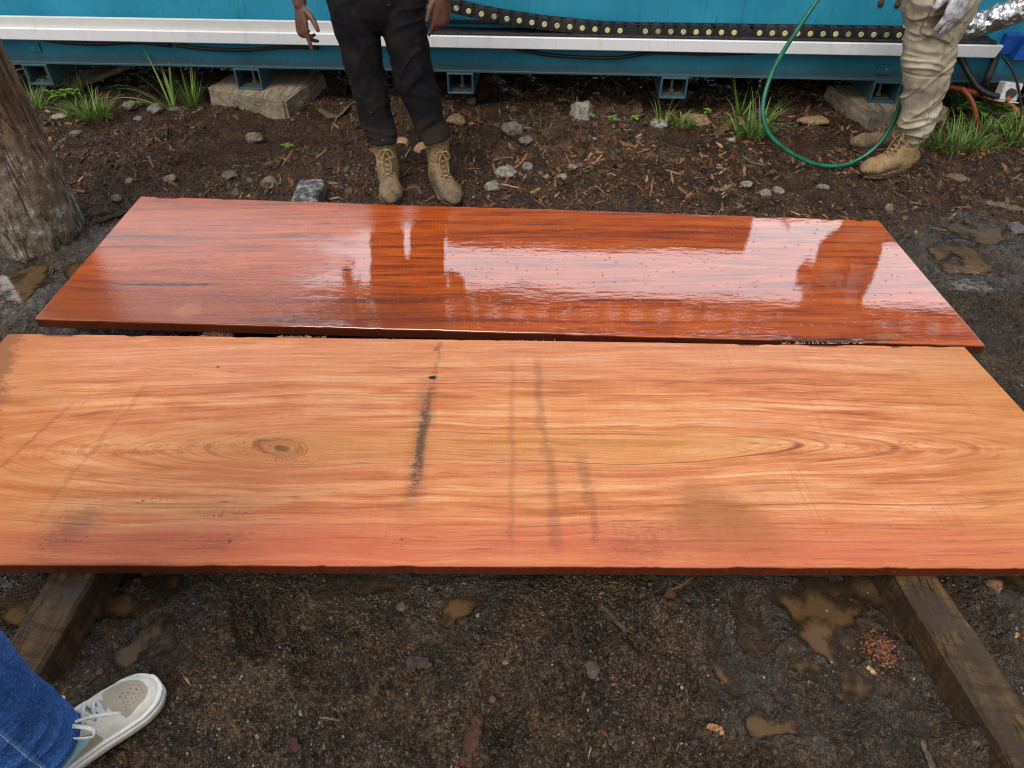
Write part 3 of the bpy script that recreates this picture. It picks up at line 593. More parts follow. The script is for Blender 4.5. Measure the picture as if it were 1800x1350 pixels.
def build_ground():
    xs = axis(-2.75, 2.75, .0072, 90); ys = np.concatenate([axis(.30, 1.1, .0055, 90)[:-40] if False else np.concatenate([-(np.cumsum(.0055*1.35**np.arange(1, 40))[::-1][np.cumsum(.0055*1.35**np.arange(1, 40))[::-1] < 90])+.30, np.arange(.30, 1.1, .0055)]), axis(1.1, 4.9, .0082, 90)[axis(1.1, 4.9, .0082, 90) >= 1.0999]])
    Xg, Yg = np.meshgrid(xs, ys); X, Y = Xg.ravel(), Yg.ravel()
    V = np.stack([X, Y, gh(X, Y)], 1); nx, ny = len(xs), len(ys)
    i = np.arange(nx*ny).reshape(ny, nx); F = np.stack([i[:-1, :-1].ravel(), i[:-1, 1:].ravel(), i[1:, 1:].ravel(), i[1:, :-1].ravel()], 1)
    wet = np.clip(pud_mask(X, Y, 1.9)*.9 + sstep(fbm(X*1.6, Y*1.6, o=3, s=90), .42, .62)*.6*sstep(Y, 3.2, 2.6) + sstep(X, .3, .9)*sstep(Y, 1.3, 1.0)*.45, 0, 1)
    o = put('ground', V, F, ground_mat(), kind='structure', attrs={'wet': wet})
    wm = water_mat()
    for (c, rx, ry, t) in PUDW:
        k = 1.9; gx, gy_ = np.meshgrid(np.linspace(-1, 1, 61), np.linspace(-1, 1, 61)); kp = (np.hypot(gx, gy_) < 1.02)
        px_ = c[0]+k*(rx*gx*cos(t)-ry*gy_*sin(t)); py_ = c[1]+k*(rx*gx*sin(t)+ry*gy_*cos(t)); lv = LEVEL+rng.uniform(0, .0012); dep = lv-gh(px_, py_)
        P = np.stack([px_, py_, np.full_like(px_, lv)], -1).reshape(-1, 3); ii = np.arange(61*61).reshape(61, 61)
        okf = (kp[:-1, :-1] & kp[1:, 1:] & (np.maximum.reduce([dep[:-1, :-1], dep[1:, :-1], dep[:-1, 1:], dep[1:, 1:]]) > -.004)); Fp = np.stack([ii[:-1, :-1][okf], ii[:-1, 1:][okf], ii[1:, 1:][okf], ii[1:, :-1][okf]], 1)
        us_ = np.unique(Fp)
        if len(us_) < 9: continue
        mp_ = np.zeros(61*61, int); mp_[us_] = np.arange(len(us_))
        put('puddle', P[us_], mp_[Fp], wm, loc=(c[0], c[1], 0), kind='structure', attrs={'depth': np.maximum(dep.ravel()[us_], 0)})
build_ground()

# ------------------------------------------------------------------ slabs and bearers
def slab(name, C, mat, label):
    """C: back-left, back-right, front-right, front-left on the top plane"""
    C = [np.array(c[:2]) for c in C]; n, m = 240, 70; loc = np.mean(C, axis=0); loc = (loc[0], loc[1], ZB)
    u = np.concatenate([[0, .0008], np.linspace(.0016, .9984, n-3), [.9992, 1]]); v = np.concatenate([[0, .003], np.linspace(.006, .994, m-3), [.997, 1]]); U, Vv = np.meshgrid(u, v)
    top = ((1-U)*(1-Vv))[..., None]*C[3]+(U*(1-Vv))[..., None]*C[2]+(U*Vv)[..., None]*C[1]+((1-U)*Vv)[..., None]*C[0]
    X, Y = top[..., 0].copy(), top[..., 1].copy()
    # slightly ragged sawn edges
    Y[0] += (fbm(X[0]*9, X[0]*0+3, o=4, s=3)-.5)*.004; Y[-1] += (fbm(X[-1]*11, X[-1]*0+8, o=4, s=5)-.5)*.006
    nk = sstep(fbm(X[0]*16, X[0]*0+9, o=3, s=23), .62, .72)*.003*vn(X[0]*60, X[0]*0, s=4); Y[0] += nk; Y[1] += nk*.8; nk2 = sstep(fbm(X[0]*14, X[0]*0+19, o=3, s=29), .62, .70)*.004; Y[-1] -= nk2; Y[-2] -= nk2*.8
    X[:, 0] += (fbm(Y[:, 0]*9, Y[:, 0]*0+1, o=3, s=8)-.5)*.005; X[:, -1] += (fbm(Y[:, -1]*9, Y[:, -1]*0+2, o=3, s=9)-.5)*.005
    Z = ZT + (fbm(X*1.3, Y*1.8, o=3, s=77)-.5)*.003
    b = .0025; edge = np.zeros_like(Z); edge[0] = edge[-1] = 1; edge[:, 0] = edge[:, -1] = 1; Z = Z - edge*b
    k = (n+1)*(m+1); V = np.concatenate([np.stack([X, Y, Z], -1).reshape(-1, 3), np.stack([X, Y, np.full_like(Z, ZB)], -1).reshape(-1, 3)])
    i = np.arange(k).reshape(m+1, n+1); F = list(zip(i[:-1, :-1].ravel(), i[:-1, 1:].ravel(), i[1:, 1:].ravel(), i[1:, :-1].ravel()))
    F += [(a+k, d+k, c+k, bb+k) for a, bb, c, d in F]
    ring = list(i[0, :])+list(i[1:, -1])+list(i[-1, -2::-1])+list(i[-2:0:-1, 0])
    # side faces get their own vertices so that the arris stays crisp
    base = 2*k; L = len(ring); V = np.concatenate([V, V[ring], V[[r_+k for r_ in ring]]])
    for q in range(L):
        p = (q+1) % L; F.append((base+q, base+L+q, base+L+p, base+p))
    o = put(name, V, F, mat(loc), loc=loc); tag(o, label, 'wood slab'); return o
near_c = [gp(14, 586, ZT), gp(1695, 609, ZT), (1.50, .945), (-1.63, .957)]
far_c = [gp(247, 345, ZT), gp(1545, 387, ZT), gp(1732, 607, ZT), gp(60, 560, ZT)]
slab('wood_slab', near_c, lambda l: slab_mat(True, l), 'dry pale orange timber slab with a knot and a dark stain stripe, nearest the viewer')
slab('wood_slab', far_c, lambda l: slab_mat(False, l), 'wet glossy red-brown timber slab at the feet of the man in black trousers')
def splinters(root, runs, seed):
    rg = np.random.default_rng(seed); b = MB()
    for (x0, x1, y_, n, L) in runs:
        for k in range(n):
            q = gp(rg.uniform(x0, x1), y_, ZT-.002); a = rg.uniform(-.9, .9); l_ = L*rg.uniform(.3, 1); P = spl(np.array([q, q+np.array([sin(a)*l_*.5, cos(a)*l_*.3, l_*.22]), q+np.array([sin(a)*l_+rg.normal(0, .003), cos(a)*l_*.4, rg.uniform(-.1, .4)*l_])]), 5); b.add(tube(P, [.0009, .0008, .0006, .0005, .0003], 4))
    o = b.put('splinters', M['splinter'], root); o['kind'] = 'stuff'
M['splinter'] = m_plain('torn_fibre', (.62, .40, .24), .8, .2, 80)
splinters(bpy.data.objects['wood_slab'], [(485, 575, 594, 46, .022), (640, 700, 597, 10, .012), (1370, 1520, 604.5, 50, .020), (300, 420, 591, 12, .010), (860, 1000, 599, 12, .010)], 3)
splinters(bpy.data.objects['wood_slab.001'], [(560, 700, 361, 16, .012), (820, 960, 369, 22, .012), (1100, 1300, 377, 14, .012)], 4)
def beam(name, a, b, wd, z0, z1, mat, label, cat, seed=0, rough=.006, twist=0.0):
    """sawn beam from a to b (ground xy), ragged and worn"""
    a, b = np.array(a[:2], float), np.array(b[:2], float); d = b-a; Ln = np.linalg.norm(d); d /= Ln; s = np.array([d[1], -d[0]])
    n = max(8, int(Ln/.02)); prof = []
    c = .008
    pr = [(-.5, 0, 0, c), (-.5, 1, 0, -c), (-.5, 1, c, 0), (0, 1, 0, 0), (.5, 1, -c, 0), (.5, 1, 0, -c), (.5, 0, 0, c), (.5, 0, -c, 0), (0, 0, 0, 0), (-.5, 0, c, 0)]
    V = []; k = len(pr)
    for i in range(n+1):
        t = i/n
        for j, (x_, z_, ox, oz) in enumerate(pr):
            q = a+d*Ln*t+s*(x_*wd+ox); V.append((q[0], q[1], z0+z_*(z1-z0)+oz))
    V = np.array(V); nz = fbm(V[:, 0]*14+seed, V[:, 1]*14, V[:, 2]*14, o=3, s=seed+5)-.5; n2 = fbm(V[:, 0]*14+40, V[:, 1]*14+seed, V[:, 2]*14, o=3, s=seed+9)-.5
    V[:, :2] += np.outer(nz*rough*2, s)
    top = V[:, 2] > z0+(z1-z0)*.8; V[~top, 2] += n2[~top]*rough; V[top, 2] += np.minimum(n2[top]*rough, 0)
    F = [(i*k+j, i*k+(j+1) % k, (i+1)*k+(j+1) % k, (i+1)*k+j) for i in range(n) for j in range(k)] + [tuple(range(k))[::-1], tuple(n*k+j for j in range(k))]
    mid = (a+b)/2
    o = put(name, V, F, mat, loc=(mid[0], mid[1], z0), smooth=False); tag(o, label, cat); return o
zb = ZB-.002
def top_line(pl, pr, z): return (gp(*pl, z)+gp(*pr, z))/2
rA = top_line((1577, 1012), (1653, 1012), zb); rB = top_line((1722, 1245), (1806, 1245), zb)
dR = (rB-rA)[:2]/np.linalg.norm((rB-rA)[:2]); wR = abs(np.cross(np.append(dR, 0), gp(1653, 1012, zb)-gp(1577, 1012, zb))[2])
beam('timber_bearer', rA[:2]+dR*.55, rA[:2]-dR*1.75, wR, -.03, zb, M['bearer'], 'muddy timber bearer on the right poking out from under the dry slab', 'timber bearer', 1)
lA = top_line((90, 1003), (170, 1003), zb); lB = (gp(67, 1180, zb)+gp(-20, 1180, zb))/2
dL = (lB-lA)[:2]/np.linalg.norm((lB-lA)[:2]); wL = abs(np.cross(np.append(dL, 0), gp(170, 1003, zb)-gp(90, 1003, zb))[2])
beam('timber_bearer', lA[:2]+dL*.42, lA[:2]-dL*1.7, wL, -.03, zb, M['bearer'], 'dark wet timber bearer on the left beside the blue jeans', 'timber bearer', 2)
gA = gp(538, 345, .075)[:2]; gB = gp(553, 305, .075)[:2]; dG = (gB-gA)/np.linalg.norm(gB-gA)
beam('timber_bearer', gA-dG*.9, gA+dG*.155, .115, -.02, .082, M['grey_block'], 'grey weathered bearer end showing behind the wet slab, left of the boots', 'timber bearer', 3, .008)

# ------------------------------------------------------------------ the pole
def pole():
    base = gp(73, 425)[:2]; n, m = 64, 150; V = []
    for i in range(m+1):
        z = -.05+3.1*(i/m)**1.6
        a = np.linspace(0, 2*pi, n, endpoint=False); R = .170-.022*min(z, 1)-.012*max(0, z-1)-.016*exp(-max(z, 0)/.022)
        dr = (fbm(np.cos(a)*1.6+5, np.sin(a)*1.6, np.full(n, z*1.3), o=3, s=3)-.5)*.055 + (fbm(np.cos(a)*9, np.sin(a)*9, np.full(n, z*2.2), o=3, s=9)-.5)*.016
        lean = np.array([.012*z, .02*z])
        V.append(np.stack([base[0]+lean[0]+(R+dr)*np.cos(a), base[1]+lean[1]+(R+dr)*np.sin(a), np.full(n, z)], 1))
    V = np.vstack(V); F = [(i*n+j, i*n+(j+1) % n, (i+1)*n+(j+1) % n, (i+1)*n+j) for i in range(m) for j in range(n)]+[tuple(m*n+j for j in range(n))]
    g = G('weathered_pole', Roughness=.8); x, y, z = g.sep(g.obj); v = g.vmul(g.obj, (12, 12, 1.6))
    n1 = g.noise(v, 1.4, 8, .70, .4); n2 = g.noise(g.obj, 21, 9, .72); n3 = g.noise(g.vmul(g.obj, (50, 50, 5)), 1.0, 4, .6)
    c = g.ramp(n1*.6+n3*.4, [(.36, (.055, .036, .024)), (.48, (.18, .112, .064)), (.6, (.29, .195, .115)), (.72, (.38, .285, .18))])
    low = g.ss(z+(n1-.5)*.3, .62, .30)
    grey = g.ramp(n2, [(.36, (.075, .060, .045)), (.5, (.25, .205, .15)), (.6, (.42, .37, .29))])
    c = g.mix(low*.75, c, grey)
    c = g.mix(g.ss(n2, .565, .60)*low*.9, c, (.50, .48, .42)); ck = g.noise(g.vmul(g.obj, (16, 16, 1.3)), 1.0, 5, .65, .5); c = g.mix(g.ss(g.abs(ck-0.5), .025, .006)*.75, c, (.022, .016, .012)); fs = g.noise(g.obj, 110, 5, .72); c = g.mix(g.ss(fs, .54, .64)*.5, c, (.045, .033, .024))                 # lichen
    c = g.mix(g.ss(g.noise(g.obj, 9, 5, .7), .58, .68)*.6, c, (.035, .026, .02))
    c = g.mix(g.ss(z+(n2-.5)*.06, .03, -.005)*.8, c, (.055, .038, .025))
    c = g.mix(g.ss(g.noise(g.vadd(g.obj, (4, 0, 0)), 7, 4, .6), .6, .7)*.5, c, (.17, .10, .025))
    g.set('Base Color', c); g.set('Specular IOR Level', .2); g.set('Normal', g.bump(n1*.9+n3*.6+n2*.9+fs*.4, 1.0, .016))
    o = put('timber_pole', V, F, g.mat, loc=(base[0], base[1], 0)); tag(o, 'thick round weathered timber post with pale lichen at the left edge', 'timber post')
pole()

# ------------------------------------------------------------------ the teal container
CY = 4.13; CR = radians(-3.5)
cont = empty('shipping_container', (0, CY, 0), CR)
tag(cont, 'long teal steel container frame raised on timber blocks behind the men', 'container')
def cl(px, py, off=0.0):
    """local (x, off, z) where the sight line meets the container's front plane shifted by off"""
    d = ray(px, py); nrm = np.array([sin(-CR), cos(-CR), 0]); ax = np.array([cos(CR), sin(CR), 0])
    p0 = np.array([0, CY, 0])+nrm*off; o = np.array([0, 0, CAM_H]); t = np.dot(p0-o, nrm)/np.dot(d, nrm); q = o+d*t
    return np.array([np.dot(q-np.array([0, CY, 0]), ax), off, q[2]])
def cw(p):  # container local -> world
    return np.array([p[0]*cos(CR)-p[1]*sin(CR), CY+p[0]*sin(CR)+p[1]*cos(CR), p[2]])
XA, XB = -4.2, 4.6
zr0 = cl(900, 127)[2]; zr1 = .405
b = MB(); b.add(box(((XA+XB)/2, .05, (zr0+zr1)/2), (XB-XA, .10, zr1-zr0), .006)); b.add(box(((XA+XB)/2, .043, zr0+.004), (XB-XA, .12, .012), .002))
b.put('bottom_rail', M['teal_rail'], cont, local=True, smooth=False)
b = MB(); b.add(box(((XA+XB)/2, .085, .64), (XB-XA, .03, .50), .004)); b.add(box(((XA+XB)/2, .06, .885), (XB-XA, .09, .05), .006))
b.put('side_wall', M['teal'], cont, local=True, smooth=False)
b = MB(); b.add(box(((XA+XB)/2, 1.2, .86), (XB-XA, 2.15, .03), .004)); b.add(box(((XA+XB)/2, 1.2, .36), (XB-XA, 2.15, .04), .004)); b.add(box(((XA+XB)/2, 2.3, .6), (XB-XA, .05, .6), .004))
b.put('deck', M['teal_rail'], cont, local=True, smooth=False)
# raised housing standing on the deck (seen only mirrored in the wet slab)
b = MB(); b.add(box((.56, .35, 1.085), (2.05, .30, .43), .02, 2)); b.put('carriage_housing', M['housing'], cont, local=True, smooth=False)
b = MB(); b.add(box((3.35, .35, 1.03), (1.9, .30, .30), .02, 2)); b.put('added_housing', M['housing'], cont, local=True, smooth=False)  # unseen block added to darken the right of the wet slab's reflection
# crossmember tubes with a bolt each
for px in (76, 440, 810, 1185, 1560):
    c = cl(px, 140, 0.0); x0 = c[0]; wd, ht = .148, .115; zt = zr0-.001; t_ = .010; dp = 2.2
    b = MB()
    for (cx, cz, sx, szz) in ((x0, zt-ht+t_/2, wd, t_), (x0-wd/2+t_/2, zt-ht/2, t_, ht-2*t_), (x0+wd/2-t_/2, zt-ht/2, t_, ht-2*t_), (x0, zt-t_/2, wd, t_)):
        b.add(box((cx, dp/2-.03, cz), (sx, dp, szz), .0015))
    tb = b.put('cross_tube', M['tube'], cont, local=True, smooth=False)
    b = MB(); b.add(box((x0, .5, zt-ht+t_+.002), (wd-2*t_-.002, .96, .004), 0)); dd = b.put('dirt', M['floor'], tb, local=True, smooth=False)
    b = MB(); b.add(tube([(x0, .06, zt-ht+t_), (x0, .06, zt-.028)], .0085, 10)); b.add(tube([(x0, .06, zt-.034), (x0, .06, zt-.018)], .016, 6)); b.add(tube([(x0, .06, zt-ht+t_+.004), (x0, .06, zt-ht+t_+.018)], .017, 6))
    b.put('bolt', M['steel'], tb, local=True, smooth=False)
# small welded plates on the rail
for px, py in ((58, 79), (1555, 118)):
    c = cl(px, py, -.004); b = MB(); b.add(box((c[0], -.006, c[2]-.01), (.075, .010, .05), .002)); pl = b.put('access_plate', M['teal_rail'], cont, local=True, smooth=False)
    b = MB(); b.add(tube([(c[0]+.008, -.010, c[2]-.01), (c[0]+.008, -.018, c[2]-.01)], .008, 8)); b.put('screw', M['steel'], pl, local=True, smooth=False)
for px, py in ((1549, 5), (1578, 7)):
    c = cl(px, py, .068); b = MB(); b.add(tube([(c[0], .070, c[2]), (c[0], .062, c[2])], [(.016, .022), (.013, .019)], 14)); b.put('rusted_hole', M['rust'], cont, local=True)
# white guide rail
off = -.075
zA = cl(900, 65, off)[2]; zB_ = cl(900, 86.5, off)[2]
xe = cl(1762, 90, off)[0]
b = MB(); V, F = box(((XA+xe)/2, off+.012, (zA+zB_)/2), (xe-XA, .024, zA-zB_), .004); V = V.copy(); V[:, 0] += np.where(V[:, 0] > xe-.05, (V[:, 2]-zA)*.35, 0)
b.add((V, F)); b.put('white_rail', M['white'], cont, local=True, smooth=False)
xm = cl(738, 60, off)[0]
b = MB(); V, F = box(((XA+xm)/2, off+.028, zA+.027), (xm-XA, .020, .056), .003); b.add((V, F)); b.put('rail_cover', M['cream'], cont, local=True, smooth=False)
xt = cl(1755, 80, off)[0]
b = MB(); b.add(box(((xm+xt)/2, -.005, zA+.006), (xt-xm, .115, .010), .002)); b.add(box(((xm+xt)/2, -.046, zA+.006), (xt-xm, .012, .014), .003))
xx = np.arange(xm, xt, .018)
for i, q in enumerate(xx): b.add(box((q, -.045+.004*sin(i*2.1), zA+.008+.003*sin(i*1.3)), (.011, .02, .012), .002))
b.put('chain_tray', M['rubber'], cont, local=True, smooth=False)
b = MB(); b.add(box(((xm+xt)/2, .045, zA+.040), (xt-xm, .05, .010), .002)); b.put('edge_strip', M['rubber'], cont, local=True, smooth=False)
# brackets behind the white rail
for px in (30, 760, 1585):
    b = MB(); c = cl(px, 95, -.02); b.add(box((c[0], -.03, zB_+.02), (.09, .06, .05), .004)); b.put('rail_bracket', M['teal'], cont, local=True, smooth=False)
# blue steel corner piece at the right end
c0 = cl(1765, 105, -.06); c1 = cl(1860, 68, -.06)
b = MB(); V, F = box(((c0[0]+c1[0])/2+.04, -.045, (c0[2]+c1[2])/2), (c1[0]-c0[0], .05, c1[2]-c0[2]), .004); V = V.copy(); V[:, 0] += (V[:, 2]-c0[2])*.25; b.add((V, F))
b.add(box((c0[0]+.03, .0, (c0[2]+c1[2])/2+.01), (.09, .04, .10), .004)); b.put('blue_bracket', M['blue'], cont, local=True, smooth=False)
# drag chain lying on the tray
dots = [(800+k, 0) for k in ()]
dp = [(160, 35), (225, 50), (292, 65), (358, 78), (425, 90), (490, 100), (556, 110), (622, 119), (688, 126), (755, 132), (820, 139), (886, 145), (952, 150), (1018, 153), (1085, 155)]
dots = [(750+x_/3, y_/3) for x_, y_ in dp]+[(1133.5+22.15*i, 52+i*.32) for i in range(21)]
dots = [(dots[0][0]-22*k, dots[0][1]-5.6*k-k*k*.9) for k in (3, 2, 1)]+dots
chain_o = cw(cl(1133, 55, -.01)); chain_o[2] = zA+.011
chain = empty('cable_chain', tuple(chain_o)); tag(chain, 'black drag chain of links with pale yellow caps lying along the white rail', 'cable chain')
pts = [cw(cl(x_, y_, -.012)) for x_, y_ in dots]
def link_mesh():
    b = MB(); w_ = .068; h = .0305
    a = np.linspace(0, 2*pi, 24, endpoint=False)
    def plate(P, y0, y1):
        n = len(P); V = np.array([(p[0], y0, p[1]) for p in P]+[(p[0], y1, p[1]) for p in P]); return V, [tuple(range(n)), tuple(range(2*n-1, n-1, -1))]+[(j, j+n, (j+1) % n+n, (j+1) % n) for j in range(n)]
    P = [(-.034+h*cos(t)*1.0, h*sin(t)) for t in np.linspace(pi/2, 3*pi/2, 13)]+[(.026, -h), (.030, -.02), (.018, 0), (.030, .02), (.026, h)]
    b.add(plate(P, -.026, -.018)); b.add(plate(P, .018, .026))
    P2 = [(.0+h*.93*cos(t), h*.93*sin(t)) for t in a]; b.add(plate(P2, -.0305, -.0265)); b.add(plate(P2, .0265, .0305))
    P3 = [(h*.74*cos(t), h*.74*sin(t)) for t in a]; b.add(plate(P3, -.0325, -.0308))
    b.add(box((-.008, 0, h-.003), (.036, .05, .004), .001)); b.add(box((-.008, 0, -h+.003), (.036, .05, .004), .001))
    return mesh_raw('chain_link', b.V(), b.f, False)
lm = link_mesh(); lm.materials.append(M['plastic'])
cap = MB(); aa = np.linspace(0, 2*pi, 16, endpoint=False)
cap.add(tube([(0, -.0326, 0), (0, -.0352, 0), (0, -.0362, 0)], [.0135, .0135, .011], 18)); cm = mesh_raw('yellow_cap', cap.V(), cap.f, False); cm.materials.append(M['dot'])
for i, p in enumerate(pts):
    q = pts[min(i+1, len(pts)-1)]; r_ = pts[max(i-1, 0)]; d = q-r_
    o = bpy.data.objects.new('chain_link', lm); link(o); o.parent = chain; o.location = p-chain_o
    hz = atan2(d[1], d[0]); el = atan2(d[2], np.hypot(d[0], d[1])); o.rotation_euler = (0, -el, hz)
    if i not in (17, 26): k = bpy.data.objects.new('yellow_cap', cm); link(k); k.parent = o
e = pts[-1]+np.array([.06, -.005, 0]); b = MB(); b.add(box(e, (.07, .066, .075), .004, R=Matrix.Rotation(radians(12), 3, 'Y'))); b.put('end_clamp', M['grey_box'], chain, smooth=False)
# sagging cables under the white rail
for P, r_, lab in (([(70, 68), (110, 74), (170, 77), (240, 74), (300, 80)], .011, 'dark cable sagging under the white rail at the far left'),
              ([(310, 80), (365, 86), (430, 88), (500, 83), (560, 84)], .010, 'dark cable sagging under the white rail behind the pointing hand'),
              ([(905, 86), (960, 96), (1030, 101), (1090, 101), (1150, 93), (1240, 95), (1330, 93)], .009, 'dark cable sagging under the white rail in the middle')):
    Q = spl([cw(cl(x_, y_, -.022)) for x_, y_ in P], 40); o = put('cable', *tube(Q, r_, 8), M['cord'], loc=tuple(Q[0])); tag(o, lab, 'cable')
# timber blocks under the container
def block(name, V4, z0, z1, label, seed):
    """footprint V4 (xy, four corners), ragged sawn sleeper"""
    n, m = 24, 14; C = [np.array(c[:2]) for c in V4]; bm = bmesh.new(); bmesh.ops.create_cube(bm, size=1)
    bmesh.ops.bevel(bm, geom=bm.edges[:], offset=.03, segments=2, affect='EDGES'); bmesh.ops.subdivide_edges(bm, edges=bm.edges[:], cuts=9, use_grid_fill=True)
    V = np.array([v.co[:] for v in bm.verts])+.5; bm.verts.index_update(); F = [[v.index for v in f.verts] for f in bm.faces]; bm.free()
    u, v, t = V[:, 0:1], V[:, 1:2], V[:, 2]
    xy = (1-u)*(1-v)*C[0]+u*(1-v)*C[1]+u*v*C[2]+(1-u)*v*C[3]; W = np.column_stack([xy, z0+t*(z1-z0)])
    d = W-W.mean(0); d /= np.linalg.norm(d, axis=1)[:, None]; nz = fbm(W[:, 0]*9+seed, W[:, 1]*9, W[:, 2]*9, o=4, s=seed)-.5; gr = fbm(W[:, 0]*60+seed, W[:, 1]*60, W[:, 2]*8, o=2, s=seed+3)-.5
    W += d*(nz*.03+gr*.010)[:, None]
    o = put(name, W, F, M['block'], loc=(W[:, 0].mean(), W[:, 1].mean(), 0), smooth=False); tag(o, label, 'timber block'); return o
zk = zr0-.117
p0, p1, p2 = gp(363, 155, zk), gp(500, 178, zk), gp(572, 128, zk)
block('timber_block', [p0, p1, p2, p0+p2-p1], -.04, zk, 'weathered timber block under the container, left of the man in black trousers', 4)
p0, p1 = gp(1536, 196, zk), gp(1672, 190, zk); pb = gp(1452, 150, zk)
block('timber_block', [p0, p1, p1+(pb-p0), pb], -.04, zk, 'weathered timber block under the container, behind the khaki trousers', 9)
a, b_ = gp(150, 160, .02), gp(225, 118, .06)
o = put('plank', *box((0, 0, 0), (.62, .16, .03), .004, R=Matrix.Rotation(radians(52), 3, 'Z') @ Matrix.Rotation(radians(-5), 3, 'Y')), M['block'], smooth=False); o.location = ((a+b_)/2+np.array([0, .12, .03])).tolist(); tag(o, 'brown plank lying in the dark under the container at the left', 'plank')
# shelter roof beyond the container (its eave darkens the mirror image in the wet slab)
rf = empty('shelter_roof', (0, 5.0, 2.34)); tag(rf, 'weathered sheet roof on posts beyond the container, seen mirrored in the wet slab', 'roof')
xs = np.linspace(-7, 7, 281); V = []
for (yy, zz) in ((4.9, 2.20), (6.6, 3.75)):
    V += [(x_, yy-x_*.06, zz+.018*sin(x_*2*pi/.2)) for x_ in xs]
n = len(xs); put('sheeting', np.array(V), [(i, i+1, n+i+1, n+i) for i in range(n-1)], M['roof'], rf)
b = MB(); b.add(box((0, 4.95, 2.14), (14, .06, .12), .005, R=Matrix.Rotation(-.06, 3, 'Z'))); b.put('eave_beam', M['bearer'], rf, smooth=False)
for x_ in (-6, 6.2):
    for y_, z_ in ((5.0, 2.15), (6.5, 3.6)): put('post', *tube([(x_, y_-x_*.06, 0), (x_, y_-x_*.06, z_)], .08, 12), M['bearer'], rf)
# ------------------------------------------------------------------ people
def nrm(v): v = np.asarray(v, float); return v/np.linalg.norm(v)
def rot(v, ax, a):
    ax = nrm(ax); return v*cos(a)+np.cross(ax, v)*sin(a)+ax*np.dot(ax, v)*(1-cos(a))
def hand(wrist, d, thumb, palm, curls, k=1.0, fat=1.0, thumb_dir=None, spread=.10):
    """palm, four fingers of unequal length and a thumb; curls = four (base, mid, tip) bends in radians"""
    d = nrm(d); t = np.asarray(thumb, float); t = nrm(t-d*np.dot(t, d)); n = np.cross(d, t)
    if np.dot(n, palm) < 0: n = -n
    W = np.asarray(wrist, float); parts = []
    parts.append(tube(spl([W-d*.03, W+d*.02*k, W+d*.055*k, W+d*.098*k], 8), spl([(.027, .021), (.030, .019), (.040, .0165), (.041, .0135)], 8)*fat, 14, up=n, round_caps=True))
    spec = [(.028, .074, .0092), (.0095, .082, .0095), (-.0095, .076, .0090), (-.0275, .060, .0080)]
    for (o_, L, r_), (a, b, c), sp in zip(spec, curls, (1, .3, -.35, -1)):
        fd = nrm(d+t*spread*sp); base = W+d*.088*k+t*o_*k+n*.002; P = [base-fd*.02*k, base]; cur = base; dr = fd
        for ang, seg in zip((a, b, c), (.45, .30, .27)):
            dr = rot(dr, np.cross(dr, n), ang); cur = cur+dr*L*seg*k; P.append(cur)
        parts.append(tube(spl(P, 14), np.interp(np.linspace(0, 1, 14), [0, .35, .6, .9, 1], np.array([1.1, 1.05, .98, .86, .74])*r_*k*fat), 10, up=n, round_caps=True))
    td = nrm(d*.72+t*.70+n*.18) if thumb_dir is None else nrm(thumb_dir)
    b0 = W+d*.018*k+t*.018*k+n*.006
    P = [b0, b0+nrm(td*.7+t*.4)*.036*k, b0+nrm(td*.7+t*.4)*.036*k+td*.034*k, b0+nrm(td*.7+t*.4)*.036*k+nrm(td+d*.15)*.062*k]
    parts.append(tube(spl(P, 12), np.interp(np.linspace(0, 1, 12), [0, .4, .8, 1], np.array([.0155, .0125, .0105, .0085])*k*fat), 10, up=n, round_caps=True))
    return parts
def limb(P, R, n=16, m=24, up=(0, 1, 0), flat_end=False):
    P = np.asarray(P, float); R = np.asarray(R, float)
    Q = spl(np.column_stack([P, R]), m); return tube(Q[:, :3], Q[:, 3:] if R.ndim > 1 else Q[:, 3], n, up=up, round_caps=True, flat_end=flat_end)
def head(c, f):
    """c centre of the skull, f facing direction; face with eyes, nose, mouth, ears"""
    f = nrm((f[0], f[1], 0)); s = np.array([f[1], -f[0], 0]); z = np.array([0, 0, 1.0]); R = np.column_stack([s, f, z])
    P = lambda a, b, e: np.array(c)+s*a+f*b+z*e
    L = [ellip(c, (.074, .092, .098), 24, 16, R), ellip(P(0, .030, -.062), (.055, .058, .062), 20, 12, R)]
    L.append(tube(spl([P(0, .088, .012), P(0, .104, -.018), P(0, .098, -.034)], 6), [.006, .008, .010, .012, .013, .010], 8, round_caps=True))
    for q in (-1, 1):
        L.append(ellip(P(q*.078, -.005, -.015), (.008, .020, .030), 10, 8, R)); L.append(ellip(P(q*.030, .080, .018), (.020, .012, .007), 10, 6, R)); L.append(ellip(P(q*.030, .079, .000), (.012, .010, .009), 10, 6, R))
    L.append(ellip(P(0, .086, -.058), (.022, .009, .006), 10, 6, R)); L.append(ellip(P(0, .085, -.070), (.020, .009, .006), 10, 6, R))
    hair = [ellip(P(0, -.010, .018), (.080, .096, .098), 28, 18, R)]
    return L, hair, R
def hair_obj(hair, root, mat, c, R):
    V, N, F = remesh(hair, .008, 2); l = (V-np.array(c)) @ R
    keep = ~((l[:, 1] > .035) & (l[:, 2] < .055)) & (l[:, 2] > -.055)
    F = F[keep[F].all(1)]; u = np.unique(F); mp = -np.ones(len(V), int); mp[u] = np.arange(len(u)); V = V+N*(fbm(V[:, 0]*90, V[:, 1]*90, V[:, 2]*90, o=2)-.5)[:, None]*.008
    put('hair', V[u], mp[F], mat, root)
